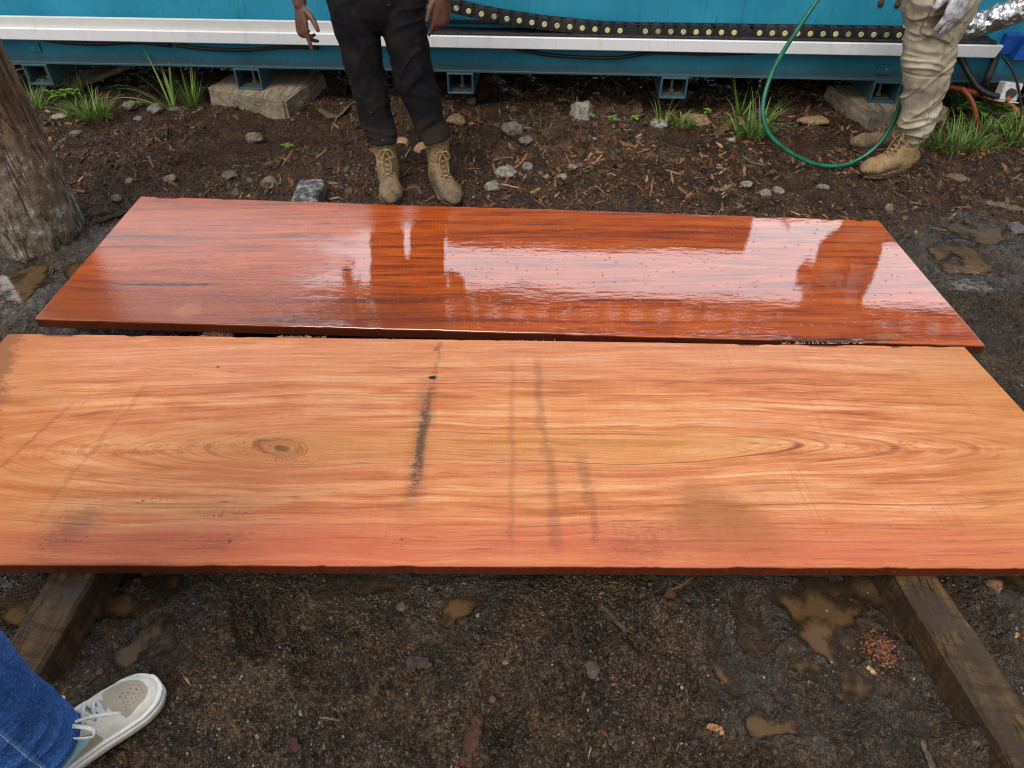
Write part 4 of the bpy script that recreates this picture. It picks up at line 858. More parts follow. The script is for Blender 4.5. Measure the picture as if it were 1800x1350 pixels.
def folds(V, N, amp, spec, s=0):
    """cloth folds: soft large drape plus ridged folds around given heights (point, reach, strength, slant)"""
    x, y, z = V.T
    sel = sstep(fbm(x*5, y*5, z*5, o=2, s=s+20), .38, .62); d = (fbm(x*7, y*7, z*4, o=3, s=s)-.5)*amp*1.1 + (fbm(x*22, y*22, z*14, o=2, s=s+4)-.5)*amp*.45
    for (c, rad, st, sl, fr) in spec:
        w_ = np.exp(-(((V-np.array(c))/np.array([rad*1.3, rad*1.3, rad]))**2).sum(1)); wp = (fbm(x*6, y*6, z*6, o=2, s=s+9)-.5)*.10
        ph = (z+sl*(x-c[0])+sl*.5*(y-c[1])+wp)*fr; p2 = (z-(sl*1.3+.55)*(x-c[0])+.4*(y-c[1])+wp)*fr*.85
        rd = sel*(1-np.abs(vn(ph, x*5.0+s, y*4.0, s=s+2)*2-1))**1.6+(1-sel)*(1-np.abs(vn(p2, x*5.0+s, y*4.0, s=s+3)*2-1))**1.6; d = d+(rd-.35)*w_*st*1.15
    return V+N*d[:, None]
def boot(root, org, yaw, mat, shaft_lean=(0, 0), size=1.0, tab=None, open_top=True, pitch=0.0):
    """laced work boot; local x to the toe. children: sole, laces, pull strap"""
    k = size; c_, s_ = cos(yaw), sin(yaw); O = np.asarray(org, float)
    def T(V):
        V = np.asarray(V, float)*k; x = V[:, 0]*cos(pitch)-V[:, 2]*sin(pitch)*0; return np.column_stack([O[0]+V[:, 0]*c_-V[:, 1]*s_, O[1]+V[:, 0]*s_+V[:, 1]*c_, O[2]+V[:, 2]+np.maximum(-V[:, 0], 0)*tan(pitch)])
    lx, ly = shaft_lean
    foot = limb([(-.060, 0, .062), (-.03, 0, .062), (.03, 0, .066), (.085, .002, .062), (.135, .004, .053), (.178, .004, .049), (.196, .003, .047)],
                [(.034, .042), (.040, .046), (.041, .052), (.044, .046), (.050, .036), (.048, .033), (.036, .026)], 20, 30, up=(0, 0, 1))
    shaft = limb([(-.006, 0, .055), (-.004, 0, .10), (-.012+lx*.5, ly*.5, .155), (-.018+lx, ly, .215), (-.018+lx*1.1, ly*1.1, .235)], [(.050, .058), (.048, .056), (.048, .054), (.053, .058), (.056, .060)], 20, 20, up=(1, 0, 0))
    inst = limb([(.0, 0, .13), (.045, 0, .098), (.10, 0, .070)], [(.034, .03), (.032, .03), (.034, .025)], 14, 12, up=(0, 0, 1))
    toe = ellip((.152, .003, .050), (.058, .051, .040), 20, 12)
    V, N, F = remesh([foot, shaft, inst, toe], .0042, 3)
    V[:, 2] = np.maximum(V[:, 2], .022)
    x, y, z = V.T
    cre = np.exp(-((x-.105)/.020)**2)*sstep(z, .04, .07); d = (1-np.abs(np.sin((x+y*.25)*170)))*cre*-.0035
    d += (fbm(x*30, y*30, z*30, o=3)-.5)*.0065 + np.exp(-((z-.135)/.02)**2)*np.sin(z*260+y*30)*.0016
    seam = np.exp(-((z-(.070-.35*np.maximum(x-.02, 0)))/.0022)**2)*(np.abs(y) > .022); d -= seam*.0022
    capl = np.exp(-((x-.128-8*y*y)/.0020)**2); d -= capl*.0018; ton = np.exp(-((np.abs(y)-.020)/.002)**2)*sstep(x, .0, .02)*sstep(z, .075, .09); d -= ton*.0025
    V = V+N*d[:, None]
    up_ = put('boot', T(V), F, mat, root)
    # sole with welt and lugs
    a = np.linspace(0, 2*pi, 72, endpoint=False)
    def outline(g_):
        xx = .067+.137*np.cos(a); t = (xx+.07)/.274; wd = np.interp(t, [0, .08, .25, .45, .72, .9, 1], [.024, .036, .039, .038, .052, .044, .024])
        sgn = np.sin(a); return np.column_stack([.067+(.137+g_)*np.cos(a), np.sign(sgn)*np.abs(sgn)**.55*(wd+g_)+.003*t])
    b = MB(); Vs = []; lev = [(0, -.003), (.004, 0), (.016, .001), (.019, -.001), (.021, .004), (.027, .004), (.029, -.002)]
    for zz, g_ in lev:
        o_ = outline(g_); lug = (np.sin(a*34) > .2)*(zz < .015)*.0025; Vs.append(np.column_stack([o_*(1-lug[:, None]*6), np.full(len(a), zz)]))
    Vs = np.vstack(Vs); n = len(a); Fs = [(i*n+j, i*n+(j+1) % n, (i+1)*n+(j+1) % n, (i+1)*n+j) for i in range(len(lev)-1) for j in range(n)]+[tuple(range(n))[::-1], tuple((len(lev)-1)*n+j for j in range(n))]
    put('sole', T(Vs), Fs, M['sole'], up_)
    # laces: rows over the instep and up the shaft
    b = MB(); cl_ = [(.108, .100), (.090, .112), (.072, .124), (.056, .140), (.046, .160), (.040, .182), (.036+lx, .205)]
    hw = .021
    def fx(i, q): x0, z0 = cl_[i]; return (x0+.006-abs(q)*.008, q*hw+ly*max(0, (z0-.12)/.09), z0+.004-abs(q)*.010)
    for i in range(len(cl_)-1):
        for q in (-1, 1): P = spl([fx(i, q), tuple((np.array(fx(i, 0))+np.array(fx(i+1, 0)))/2+np.array([.003, 0, .003])), fx(i+1, -q)], 8); b.add(tube(T(P), .0028, 6))
    t0 = np.array(fx(5, 0))+np.array([.008, 0, .004])
    for q in (-1, 1):
        P = spl([t0, t0+(.012, q*.018, .010), t0+(.018, q*.030, -.012), t0+(.012, q*.020, -.026), t0], 16); b.add(tube(T(P), .0026, 6))
        P = spl([t0, t0+(.012, q*.012, -.02), t0+(.022, q*.018, -.05), t0+(.038, q*.016, -.075)], 14); b.add(tube(T(P), .0026, 6))
    P = spl([(-.03+lx, .046+ly, .21), (.022+lx, .036+ly, .205), (.044+lx, ly, .200), (.022+lx, -.036+ly, .207), (-.03+lx, -.046+ly, .213)], 24); b.add(tube(T(P), .0028, 6))
    P = spl([(-.02+lx, .047+ly, .200), (.026+lx, .034+ly, .193), (.048+lx, ly, .188), (.026+lx, -.034+ly, .194), (-.02+lx, -.047+ly, .198)], 24); b.add(tube(T(P), .0025, 6))
    b.put('laces', M['lace'], up_)
    if tab:      # loose pull strap bent out to one side, and a small bright label on the tongue
        q = tab; P = spl([(.012+lx, q*.040, .212), (.024+lx, q*.062, .222), (.026+lx, q*.090, .216), (.022+lx, q*.100, .196)], 14)
        put('pull_strap', *tube(T(P), np.tile([.0165, .0022], (14, 1)), 8, up=(1, 0, 0)), M['strap'], up_)
        put('tongue_label', T(np.array([(.050+lx, -.011, .188), (.050+lx, .011, .188), (.046+lx, .011, .1965), (.046+lx, -.011, .1965)])), [(0, 1, 2, 3)], M['lime'], up_)
    return up_
M['sole'] = m_plain('muddy_sole', (0.17, 0.105, 0.055), .85, .35, 50, .7, 160); M['lace'] = m_plain('tan_lace', (0.34, 0.23, 0.11), .85, .15, 80)
M['strap'] = m_plain('tan_strap', (0.33, 0.215, 0.095), .8, .2, 40, .4, 150); M['lime'] = m_plain('lime_label', (0.45, 0.50, 0.06), .5, .1, 90)
M['boot'] = boot_mat('muddy_tan_leather', .115); M['boot2'] = boot_mat('tan_leather', .055)
M['black_denim'] = cloth_mat('black_denim', (.005, .0057, .008), (.011, .0115, .0135), (.034, .027, .020), .55, .55, zdirt=(.20, .40, (.050, .036, .026), .65))
_kb = np.array([gp(1606, 303)[0]*.5+gp(1600, 277)[0]*.5, gp(1602, 308)[1]*.5+gp(1600, 277)[1]*.5, 0])
M['khaki'] = cloth_mat('khaki_cotton', (.30, .25, .175), (.46, .40, .305), (.085, .066, .048), .45, 0, 700, lines=True, blots=[(yp(1668, 25, 3.2)-_kb, .085, .85, (.10, .075, .052)), (yp(1640, 75, 3.2)-_kb, .03, .7, (.12, .09, .065)), (yp(1606, 40, 3.2)-_kb, .04, .5, (.14, .11, .08))])
M['jeans'] = cloth_mat('blue_denim', (.016, .062, .22), (.045, .140, .40), (.20, .30, .50), .55, 0, 800)
M['shirt'] = cloth_mat('dark_shirt', (.03, .035, .045), (.06, .065, .08)); M['shirt2'] = cloth_mat('drab_shirt', (.12, .12, .10), (.2, .19, .16)); M['shirt3'] = cloth_mat('pale_shirt', (.4, .4, .4), (.5, .5, .5))
M['skin'] = skin_mat('brown_skin', (.085, .038, .024), (.145, .070, .045)); M['hair'] = m_plain('black_hair', (.012, .010, .009), .7, .3, 80, .5)
M['glove'] = m_plain('grey_white_work_glove', (.50, .50, .53), .85, .30, 45, .5, 260, col2=(.22, .21, .21)); M['skin3'] = skin_mat('tan_skin', (.32, .17, .10), (.42, .24, .15))

def trousers(root, name, mat, pelvis, legs, voxel, amp, spec, seed, hem=True, post=None):
    """pelvis: list of prims; legs: list of (points, radii (across, fore-aft))"""
    parts = list(pelvis)
    for P, R in legs: parts.append(limb(P, R, 24, 40, up=(0, 1, 0), flat_end=True))
    V, N, F = remesh(parts, voxel, 4); V = folds(V, N, amp, spec, seed)
    if post is not None: V = post(V, N)
    return put(name, V, F, mat, root)

def man_black():
    Y = 3.14
    def L(px, py, wpx, fa, dy=0.0):
        p = yp(px, py, Y+dy); return p, (wpx/ppm(p)/2, fa)
    l = [L(618, -6, 92, .098, .02), L(624, 30, 84, .092, .01), L(634, 80, 73, .082), L(647, 140, 60, .074), L(655, 175, 58, .070), L(662, 210, 56, .066), L(672, 238, 50, .062, -.01), L(674, 250, 47, .060, -.015)]
    r = [L(703, -6, 92, .098, .02), L(706, 30, 83, .092, .01), L(717, 80, 73, .082), L(729, 135, 69, .076), L(746, 185, 60, .070), L(755, 215, 57, .066), L(764, 238, 57, .064, -.01), L(767, 248, 54, .061, -.015)]
    base = ((l[-1][0]+r[-1][0])/2)[:2]; z0 = 0
    hipc = (l[0][0]+r[0][0])/2
    Hc = hipc+np.array([0, .0, .10])
    fl = l[-1][0]; fr = r[-1][0]; zl = gh1(fl[0], fl[1]-.05); zr_ = gh1(fr[0], fr[1]-.05)
    sh = hipc+np.array([0, .02, .62]); sw = .20
    wr1 = yp(527, 6, Y-.03); wr2 = yp(778, -14, Y-.06)
    el1 = np.array([wr1[0]-.035, Y+.05, wr1[2]+.25]); el2 = np.array([wr2[0]+.03, Y+.07, wr2[2]+.25])
    s1 = sh+np.array([-sw, 0, 0]); s2 = sh+np.array([sw, 0, 0])
    hl, hair, R = head(sh+np.array([0, -.02, .27]), (0.05, -1, 0))
    body = [limb([Hc+(0, 0, -.08), Hc+(0, 0, .08), Hc+(0, 0, .30), sh+(0, 0, -.02)], [(.155, .10), (.15, .10), (.165, .11), (.15, .085)], 20, 16), limb([s1, sh, s2], [.055, .07, .055], 14, 10, up=(0, 0, 1)),
            limb([sh, sh+(0, -.01, .10), sh+(0, -.02, .22)], [.065, .056, .055], 14, 8),
            limb([s1, (s1+el1)/2, el1], [.056, .048, .040], 14, 10), limb([s2, (s2+el2)/2, el2], [.056, .048, .040], 14, 10),
            limb([el1, el1*.45+wr1*.55, wr1], [.042, .038, .027], 14, 10), limb([el2, el2*.45+wr2*.55, wr2], [.042, .038, .027], 14, 10)]+hl
    for lg in (l, r): body.append(limb([p for p, _ in lg], [(a*k_, b*k_) for (_, (a, b)), k_ in zip(lg, np.linspace(.74, .50, len(lg)))], 14, 20))
    for lg, z_ in ((l, zl), (r, zr_)): q = lg[-1][0]; body.append(limb([q+(0, 0, .06), (q[0], q[1]+.01, z_+.13)], [.026, .026], 12, 6))
    # right hand (left in the photo): index straight down, the others curled, thumb forward
    d1 = nrm(yp(535, 98, Y-.06)-wr1); body += hand(wr1, d1, (.72, -.66, .1), (.66, .72, 0), [(.10, .12, .08), (.50, .55, .35), (.62, .75, .45), (.70, .8, .5)], 1.0, 1.0, thumb_dir=nrm(d1*.80+np.array([.60, -.32, .0])))
    d2 = nrm(np.array([-.13, -.10, -1])); body += hand(wr2, d2, (-.80, -.55, 0), (-.55, .82, 0), [(.18, .20, .12), (.35, .40, .3), (.55, .6, .4), (.7, .75, .5)], 1.0, 1.02, thumb_dir=nrm(d2*.9+np.array([-.28, -.30, -.05])))
    V, N, F = remesh(body, .0042, 2)
    p = put('person', V, F, M['skin'], loc=(base[0], base[1], 0)); tag(p, 'man in black trousers and muddy tan boots standing behind the wet slab', 'person')
    hair_obj(hair, p, M['hair'], sh+np.array([0, -.02, .27]), R)
    pel = [limb([Hc+(0, .0, -.10), Hc+(0, 0, -.02), Hc+(0, 0, .10)], [(.175, .115), (.180, .118), (.165, .11)], 24, 12)]
    sp = []
    for lg in (l, r):
        a = lg[3][0]; b = lg[6][0]; c = lg[0][0]
        sp += [(a+np.array([0, -.02, .0]), .13, .013, .35, 22), (b+np.array([0, 0, .035]), .075, .015, .1, 34), (c+np.array([0, 0, -.05]), .13, .010, -.5, 20)]
    trousers(p, 'trousers', M['black_denim'], pel, [(np.array([q for q, _ in l]), [a for _, a in l]), (np.array([q for q, _ in r]), [a for _, a in r])], .0048, .013, sp, 3)
    b1 = [limb([Hc+(0, 0, .02), Hc+(0, 0, .2), sh+(0, 0, -.06), sh+(0, 0, .0)], [(.185, .125), (.185, .13), (.19, .12), (.12, .08)], 22, 16), limb([s1+(-.01, 0, 0), sh, s2+(.01, 0, 0)], [.07, .085, .07], 14, 10, up=(0, 0, 1)), limb([s1, (s1+el1)/2], [.075, .07], 14, 8), limb([s2, (s2+el2)/2], [.075, .07], 14, 8)]
    V, N, F = remesh(b1, .009, 3); V = folds(V, N, .016, [], 8); put('shirt', V, F, M['shirt'], p)
    tl = gp(688, 362); tr = gp(796, 366)
    boot(p, (fl[0]+.004, fl[1]+.005, zl-.004), atan2(tl[1]-fl[1], tl[0]-fl[0]-.004), M['boot'], tab=1, size=1.06)
    boot(p, (fr[0]+.004, fr[1]+.01, zr_-.004), atan2(tr[1]-fr[1], tr[0]-fr[0]-.004), M['boot'], tab=-1, size=1.06)
man_black()

def man_khaki():
    Y = 3.30; Yb = 3.60
    def L(px, py, wpx, fa, Yq): p = yp(px, py, Yq); return p, (wpx/ppm(p)/2, fa)
    l = [L(1655, -8, 122, .105, Y+.02), L(1652, 25, 112, .10, Y+.02), L(1638, 70, 88, .092, Y+.01), L(1632, 110, 80, .085, Y), L(1627, 150, 70, .078, Y), L(1619, 180, 66, .072, Y), L(1612, 212, 66, .070, Y), L(1608, 232, 48, .062, Y), L(1605, 246, 36, .056, Y)]
    r = [L(1652, -8, 100, .10, Yb-.20), L(1648, 40, 84, .09, Yb-.12), L(1640, 100, 66, .08, Yb-.02), L(1630, 150, 54, .07, Yb+.02), L(1618, 190, 48, .06, Yb+.02)]
    an1 = l[-1][0]; an2 = yp(1592, 222, Yb)
    h1 = gp(1602, 308); t1 = gp(1514, 325); h2 = gp(1600, 277); t2 = gp(1516, 276)
    z1 = gh1(h1[0]-.1, h1[1]); z2 = gh1(h2[0]-.1, h2[1])
    base = (h1+h2)[:2]/2; hip = (l[0][0]+r[0][0])/2; Hc = hip+np.array([.0, 0, .09]); sh = hip+np.array([-.05, .02, .60])
    s1 = sh+np.array([.03, -.20, 0]); s2 = sh+np.array([-.03, .20, 0])
    wr1 = yp(1700, -26, Y-.12); el1 = wr1+np.array([.10, .03, .24]); wr2 = yp(1600, -75, Yb-.25); el2 = wr2+np.array([.12, .10, .22])
    hc = sh+np.array([-.03, 0, .26]); hl, hair, R = head(hc, (-1, -.15, 0))
    body = [limb([Hc+(0, 0, -.06), Hc+(0, 0, .08), Hc+(-.02, 0, .28), sh+(0, 0, -.02)], [(.11, .15), (.105, .145), (.115, .16), (.09, .15)], 20, 16, up=(0, 1, 0)), limb([s1, sh, s2], [.055, .07, .055], 14, 10, up=(0, 0, 1)), limb([sh, sh+(-.01, 0, .1), hc-(0, 0, .04)], [.065, .056, .055], 14, 8),
            limb([s1, (s1+el1)/2, el1], [.056, .048, .04], 14, 10), limb([s2, (s2+el2)/2, el2], [.056, .048, .04], 14, 10), limb([el1, wr1], [.042, .027], 14, 10), limb([el2, wr2], [.042, .027], 14, 10)]+hl
    for lg in (l, r): body.append(limb([p for p, _ in lg], [(a*k_, b*k_) for (_, (a, b)), k_ in zip(lg, np.linspace(.68, .50, len(lg)))], 14, 20))
    for a, z_ in ((an1, z1), (an2, z2)): body.append(limb([a+(0.0, 0.01, .05), (a[0]+.0, a[1]+.035, z_+.12)], [.032, .030], 12, 6))
    d1 = nrm(np.array([-.10, -.05, -1])); cu = [(.10, .18, .12), (.08, .15, .12), (.10, .18, .15), (.18, .25, .2)]
    ar1 = (wr1, d1, (-.95, -.30, .1), (-.25, .95, 0), cu); ar2 = (wr2, nrm((-.5, -.2, -.9)), (-.6, -.5, .5), (.3, -.9, 0), [(.9, 1.0, .6)]*4)
    body += hand(*ar1)+hand(*ar2)
    V, N, F = remesh(body, .0055, 2); p = put('person', V, F, M['skin'], loc=(base[0], base[1], 0)); tag(p, 'man in stained khaki work trousers and grey gloves at the right edge', 'person')
    hair_obj(hair, p, M['hair'], hc, R)
    for ar in (ar1, ar2):
        V, N, F = remesh(hand(*ar, k=1.04, fat=1.32, spread=.16)+[limb([ar[0]+nrm(ar[1])*-.05, ar[0]+nrm(ar[1])*.02], [.036, .034], 14, 6)], .0038, 2); V = folds(V, N, .004, [], 5)
        put('glove', V, F, M['glove'], p)
    sp = []
    for i, (st, rad, sl, fr) in ((2, (.012, .12, .6, 24)), (3, (.016, .10, .35, 30)), (5, (.024, .10, .30, 26)), (6, (.020, .08, -.25, 30)), (7, (.014, .05, .1, 36)), (1, (.013, .14, -.9, 18))):
        sp.append((l[i][0]+np.array([-.02, -.04, 0]), rad, st, sl, fr))
    kn = l[3][0]
    def post(V, N):
        # cargo pocket patch and seams pressed into the cloth
        c = yp(1660, 30, Y-.08); u = (V[:, 0]-c[0]); w_ = V[:, 2]-c[2]+u*.25; m_ = sstep(.062-np.abs(u), 0, .004)*sstep(.085-np.abs(w_), 0, .004)*(N[:, 1] < -.1); V = V+N*(m_*.006)[:, None]
        cx = np.interp(V[:, 2], [l[-1][0][2], l[4][0][2], l[0][0][2]], [l[-1][0][0]+.006, l[4][0][0]+.015, l[0][0][0]+.0]); s_ = np.exp(-((V[:, 0]-cx)/.004)**2)*(N[:, 1] < 0); V = V-N*(s_*.004)[:, None]
        zk_ = kn[2]-.07; s2_ = np.exp(-((V[:, 2]-zk_-.02*V[:, 0])/.004)**2)*(N[:, 1] < 0.2)*(V[:, 1] < Y+.1); return V-N*(s2_*.004)[:, None]
    pel = [limb([Hc+(0, 0, -.09), Hc+(0, 0, 0), Hc+(0, 0, .10)], [(.150, .17), (.15, .17), (.13, .16)], 24, 12, up=(0, 1, 0))]
    tk = trousers(p, 'trousers', M['khaki'], pel, [(np.array([q for q, _ in l]), [a for _, a in l]), (np.array([q for q, _ in r]), [a for _, a in r])], .0048, .017, sp, 11, post=post)
    me = tk.data; nv = len(me.vertices); co = np.empty(nv*3, np.float32); me.vertices.foreach_get('co', co); co = co.reshape(-1, 3).astype(float)+WL[p.name]
    c = yp(1660, 30, Y-.08); u = co[:, 0]-c[0]; w_ = co[:, 2]-c[2]+u*.25; pk = np.maximum(np.abs(u)-.062, np.abs(w_)-.085); pk = np.where(co[:, 1] < Y+.03, pk, 1.)
    cx = np.interp(co[:, 2], [l[-1][0][2], l[4][0][2], l[0][0][2]], [l[-1][0][0]+.006, l[4][0][0]+.015, l[0][0][0]+.0]); sm_ = np.where((co[:, 1] < Y+.0) & (pk > .004), co[:, 0]-cx, 1.)
    kz = kn[2]-.07; kk = np.where((co[:, 1] < Y+.05), co[:, 2]-kz-.02*co[:, 0], 1.); sm_ = np.where(np.abs(kk) < np.abs(sm_), kk, sm_)
    for nm_, arr in (('pocket', pk), ('seam', sm_)): at_ = me.attributes.new(nm_, 'FLOAT', 'POINT'); at_.data.foreach_set('value', arr.astype(np.float32))
    b1 = [limb([Hc+(0, 0, .03), Hc+(-.02, 0, .25), sh+(0, 0, 0)], [(.14, .18), (.14, .185), (.10, .14)], 22, 16, up=(0, 1, 0)), limb([s1, sh, s2], [.07, .085, .07], 14, 10, up=(0, 0, 1)), limb([s1, el1, el1*.6+wr1*.4], [.07, .055, .05], 14, 10), limb([s2, el2, el2*.6+wr2*.4], [.07, .055, .05], 14, 10)]
    V, N, F = remesh(b1, .009, 3); put('shirt', folds(V, N, .016, [], 8), F, M['shirt2'], p)
    def place(h, t, z_, m_): yw = atan2(t[1]-h[1], t[0]-h[0]); boot(p, (h[0]+cos(yw)*.072, h[1]+sin(yw)*.072+.045, z_-.004), yw, m_, size=1.03)
    place(h1, t1, z1, M['boot2']); place(h2, t2, z2, M['boot'])
man_khaki()

# ------------------------------------------------------------------ sneaker and jeans at the lower left
def sneaker(root, org, yaw):
    O = np.asarray(org, float); c_, s_ = cos(yaw), sin(yaw)
    T = lambda V: (lambda V: np.column_stack([O[0]+V[:, 0]*c_-V[:, 1]*s_, O[1]+V[:, 0]*s_+V[:, 1]*c_, O[2]+V[:, 2]]))(np.atleast_2d(np.asarray(V, float)))
    Lg = .300
    us = [0, .04, .12, .25, .40, .55, .70, .82, .91, .965, 1.0]
    wl = [.012, .030, .037, .038, .038, .043, .051, .052, .043, .029, .008]       # half width
    hs_ = [.055, .082, .098, .104, .100, .086, .066, .056, .049, .043, .036]      # top of the upper above ground
    ys_ = [0, 0, 0, .001, .003, .006, .008, .006, .002, -.001, -.002]             # centre line
    wf = lambda u: np.interp(u, np.linspace(0, 1, 201), sm_w); hf = lambda u: np.interp(u, np.linspace(0, 1, 201), sm_h); yf = lambda u: np.interp(u, us, ys_)
    def smooth_(a):
        q = np.interp(np.linspace(0, 1, 201), us, a); k = np.hanning(17); k /= k.sum(); e = np.pad(q, 8, mode='edge'); r_ = np.convolve(e, k, 'valid'); r_[:4] = q[:4]*.5+r_[:4]*.5; r_[-4:] = q[-4:]*.5+r_[-4:]*.5; return r_
    sm_w, sm_h = smooth_(wl), smooth_(hs_)
    nu, ns = 260, 150; zb_ = .024
    uu = np.linspace(0.004, .996, nu); aa_ = np.linspace(-1, 1, ns)
    U, A = np.meshgrid(uu, aa_, indexing='ij')
    W_, H_ = wf(U), hf(U); th = A*pi/2; e = .62+.16*sstep(U, .35, .75)
    Yc = np.sign(np.sin(th))*np.abs(np.sin(th))**e*W_*.97; Zc = zb_+(H_-zb_)*np.abs(np.cos(th))**np.where(U > .6, .72, .62)
    X = U*Lg; P = np.stack([X, yf(U)+Yc, Zc], -1)
    s = A      # -1 = viewer-right side (lateral), +1 = the other side
    # signed fields for the panels (positive inside), in (x, a)
    def sdf_poly(pts):
        pts = np.array(pts, float); d = np.full(U.shape, 1e9); ins = np.zeros(U.shape, bool); k = .16
        for i in range(len(pts)):
            a, b = pts[i], pts[(i+1) % len(pts)]; ax, ay = a[0], a[1]*k; bx, by = b[0], b[1]*k; ex, ey = bx-ax, by-ay
            px, py = U-ax, A*k-ay; t = np.clip((px*ex+py*ey)/(ex*ex+ey*ey), 0, 1); d = np.minimum(d, np.hypot(px-ex*t, py-ey*t))
            cr = ((a[1] <= A) & (b[1] > A)) | ((b[1] <= A) & (a[1] > A)); xi = a[0]+(A-a[1])/(b[1]-a[1]+1e-12)*(b[0]-a[0]); ins ^= cr & (U < xi)
        return np.where(ins, d, -d)
    sm = lambda pts, n=60: spl(np.vstack([pts, pts[:1]]), n)[:-1]
    toe = sdf_poly(sm([(.70, -.30), (.735, -.52), (.74, -.66), (.775, -.63), (.83, -.48), (.885, -.40), (.925, -.22), (.935, 0), (.925, .22), (.885, .40), (.82, .50), (.74, .45), (.70, .30), (.69, 0)], 120))
    quarter_r = sdf_poly(sm([(.155, -.98), (.20, -.60), (.30, -.46), (.44, -.50), (.535, -.60), (.565, -.78), (.555, -.99), (.35, -1.02)], 90))
    quarter_l = sdf_poly(sm([(.155, .98), (.20, .60), (.30, .46), (.44, .50), (.535, .60), (.565, .78), (.555, .99), (.35, 1.02)], 90))
    tongue = sdf_poly(sm([(.30, -.17), (.50, -.16), (.665, -.15), (.69, 0), (.665, .15), (.50, .16), (.30, .17)], 70))
    def swoosh(sg): return sdf_poly([(u_, sg*v_) for u_, v_ in spl([(.150, .985), (.26, .93), (.36, .845), (.43, .745), (.462, .65), (.466, .585), (.452, .545), (.440, .60), (.478, .575), (.515, .60), (.535, .67), (.525, .765), (.478, .865), (.40, .945), (.28, .995)], 90)])
    sw = np.maximum(swoosh(-1), swoosh(1)); quarter = np.maximum(quarter_r, quarter_l)
    base = np.maximum(np.maximum(toe, quarter), tongue)
    th_up = .0016*(1-sstep(base, -.0025, .0005))+.0013*sstep(sw, -.001, .001)*1.0 - .0006*np.exp(-((base+.006)/.0012)**2)
    n_ = np.cross(np.gradient(P, axis=0), np.gradient(P, axis=1)); n_ /= np.linalg.norm(n_, axis=-1)[..., None]+1e-9; n_ *= np.where((n_*np.stack([X*0, Yc, Zc-.03], -1)).sum(-1) < 0, -1, 1)[..., None]
    cre = -(.0030*np.exp(-((U-.795-.02*A)/.012)**2)+.0016*np.exp(-((U-.76+.03*A)/.010)**2))*np.exp(-(A/.5)**2)
    P = P+n_*(th_up+cre+(fbm(U*40, A*9, o=3)-.5)*.0010)[..., None]
    i = np.arange(nu*ns).reshape(nu, ns); F = np.stack([i[:-1, :-1].ravel(), i[1:, :-1].ravel(), i[1:, 1:].ravel(), i[:-1, 1:].ravel()], 1)
    # perforations on the toe box and eyelets
    pf = np.full(U.shape, 1.0)
    for i_, u0 in enumerate((.765, .79, .815, .84, .865, .89)):
        for v0 in np.linspace(-.30, .30, 5+(i_ % 2)):
            if abs(v0) < .40-(u0-.765)*1.2: pf = np.minimum(pf, np.hypot((U-u0-.012*cos(v0*3))*Lg, (A-v0)*.065))
    for u0 in (.36, .42, .48, .54, .60, .655):
        for v0 in (-.27, .27): pf = np.minimum(pf, np.hypot((U-u0)*Lg, (A-v0)*.065)-.0006)
    g = G('sneaker_upper', Roughness=.62)
    aq, at_, asw, ap = g.attr('quarter'), g.attr('tongue'), g.attr('swoosh'), g.attr('perf'); n1 = g.noise(g.obj, 40, 4, .6)
    c = g.mix(g.ss(n1, .35, .65), (.58, .555, .49), (.68, .655, .59)); c = g.mix(g.ss(aq, -.0006, .0006), c, g.mix(n1, (.32, .265, .195), (.40, .34, .255)))
    c = g.mix(g.ss(at_, -.0006, .0006), c, (.36, .32, .27)); c = g.mix(g.ss(asw, -.0006, .0006), c, (.36, .56, .60)); st = g.ss(g.abs(asw+.0022), .0011, .0004)
    c = g.mix(st*.5, c, (.25, .21, .16)); c = g.mix(g.ss(ap, .0015, .0009), c, (.05, .04, .035)); g.set('Base Color', c); g.set('Normal', g.bump(g.noise(g.obj, 500, 3), .2, .001))
    qv = np.maximum(toe, quarter)
    sh_ = put('sneaker', T(P.reshape(-1, 3)), F, g.mat, root, attrs=dict(quarter=qv.ravel(), tongue=tongue.ravel(), swoosh=sw.ravel(), perf=pf.ravel()))
    # midsole, outsole
    def sole(name, lev, mat):
        Vs = []; k = 200; t = np.linspace(0, 2*pi, k, endpoint=False)
        for zz, g_, tip in lev:
            xx = .5-.5*np.cos(t); wv = wf(np.clip(xx, .02, .98)); sg = np.sign(np.sin(t)); wv = np.where((xx < .02) | (xx > .98), wv*np.sqrt(np.clip(1-((np.abs(xx-.5)-.48)/.02)**2, 0, 1)), wv)
            px_ = xx*(Lg+2*g_)-g_; Vs.append(np.column_stack([px_, yf(xx)+sg*(wv+g_), zz+tip*sstep(xx, .72, 1)**2]))
        Vs = np.vstack(Vs); m = len(lev); Fq = [(i*k+j, i*k+(j+1) % k, (i+1)*k+(j+1) % k, (i+1)*k+j) for i in range(m-1) for j in range(k)]+[tuple(range(k))[::-1], tuple((m-1)*k+j for j in range(k))]
        put(name, T(Vs), Fq, mat, sh_)
    sole('midsole', [(.009, .0045, .006), (.012, .0062, .006), (.024, .0062, .006), (.0245, .0050, .006), (.0255, .0050, .006), (.026, .0060, .006), (.032, .0045, .006), (.0335, .0015, .006), (.030, -.004, .006)], M['mid'])
    sole('outsole', [(.0, .001, .007), (.002, .0052, .006), (.0088, .0056, .006)], M['gum'])
    # flat laces
    def top(u, a, lift=.003):
        th = a*pi/2; e = .62+.16*float(sstep(np.array(u), .35, .75)); zz = zb_+(float(hf(u))-zb_)*cos(th)**(.72 if u > .6 else .62)
        return np.array([u*Lg, float(yf(u))+np.sign(a)*abs(sin(th))**e*float(wf(u))*.97, zz+lift])
    b = MB(); ws = (.0042, .0012)
    def lace(P, n=16, w_=ws): Q = spl(P, n); b.add(tube(T(Q), np.tile(w_, (n, 1)), 8, up=(0, 0, 1)))
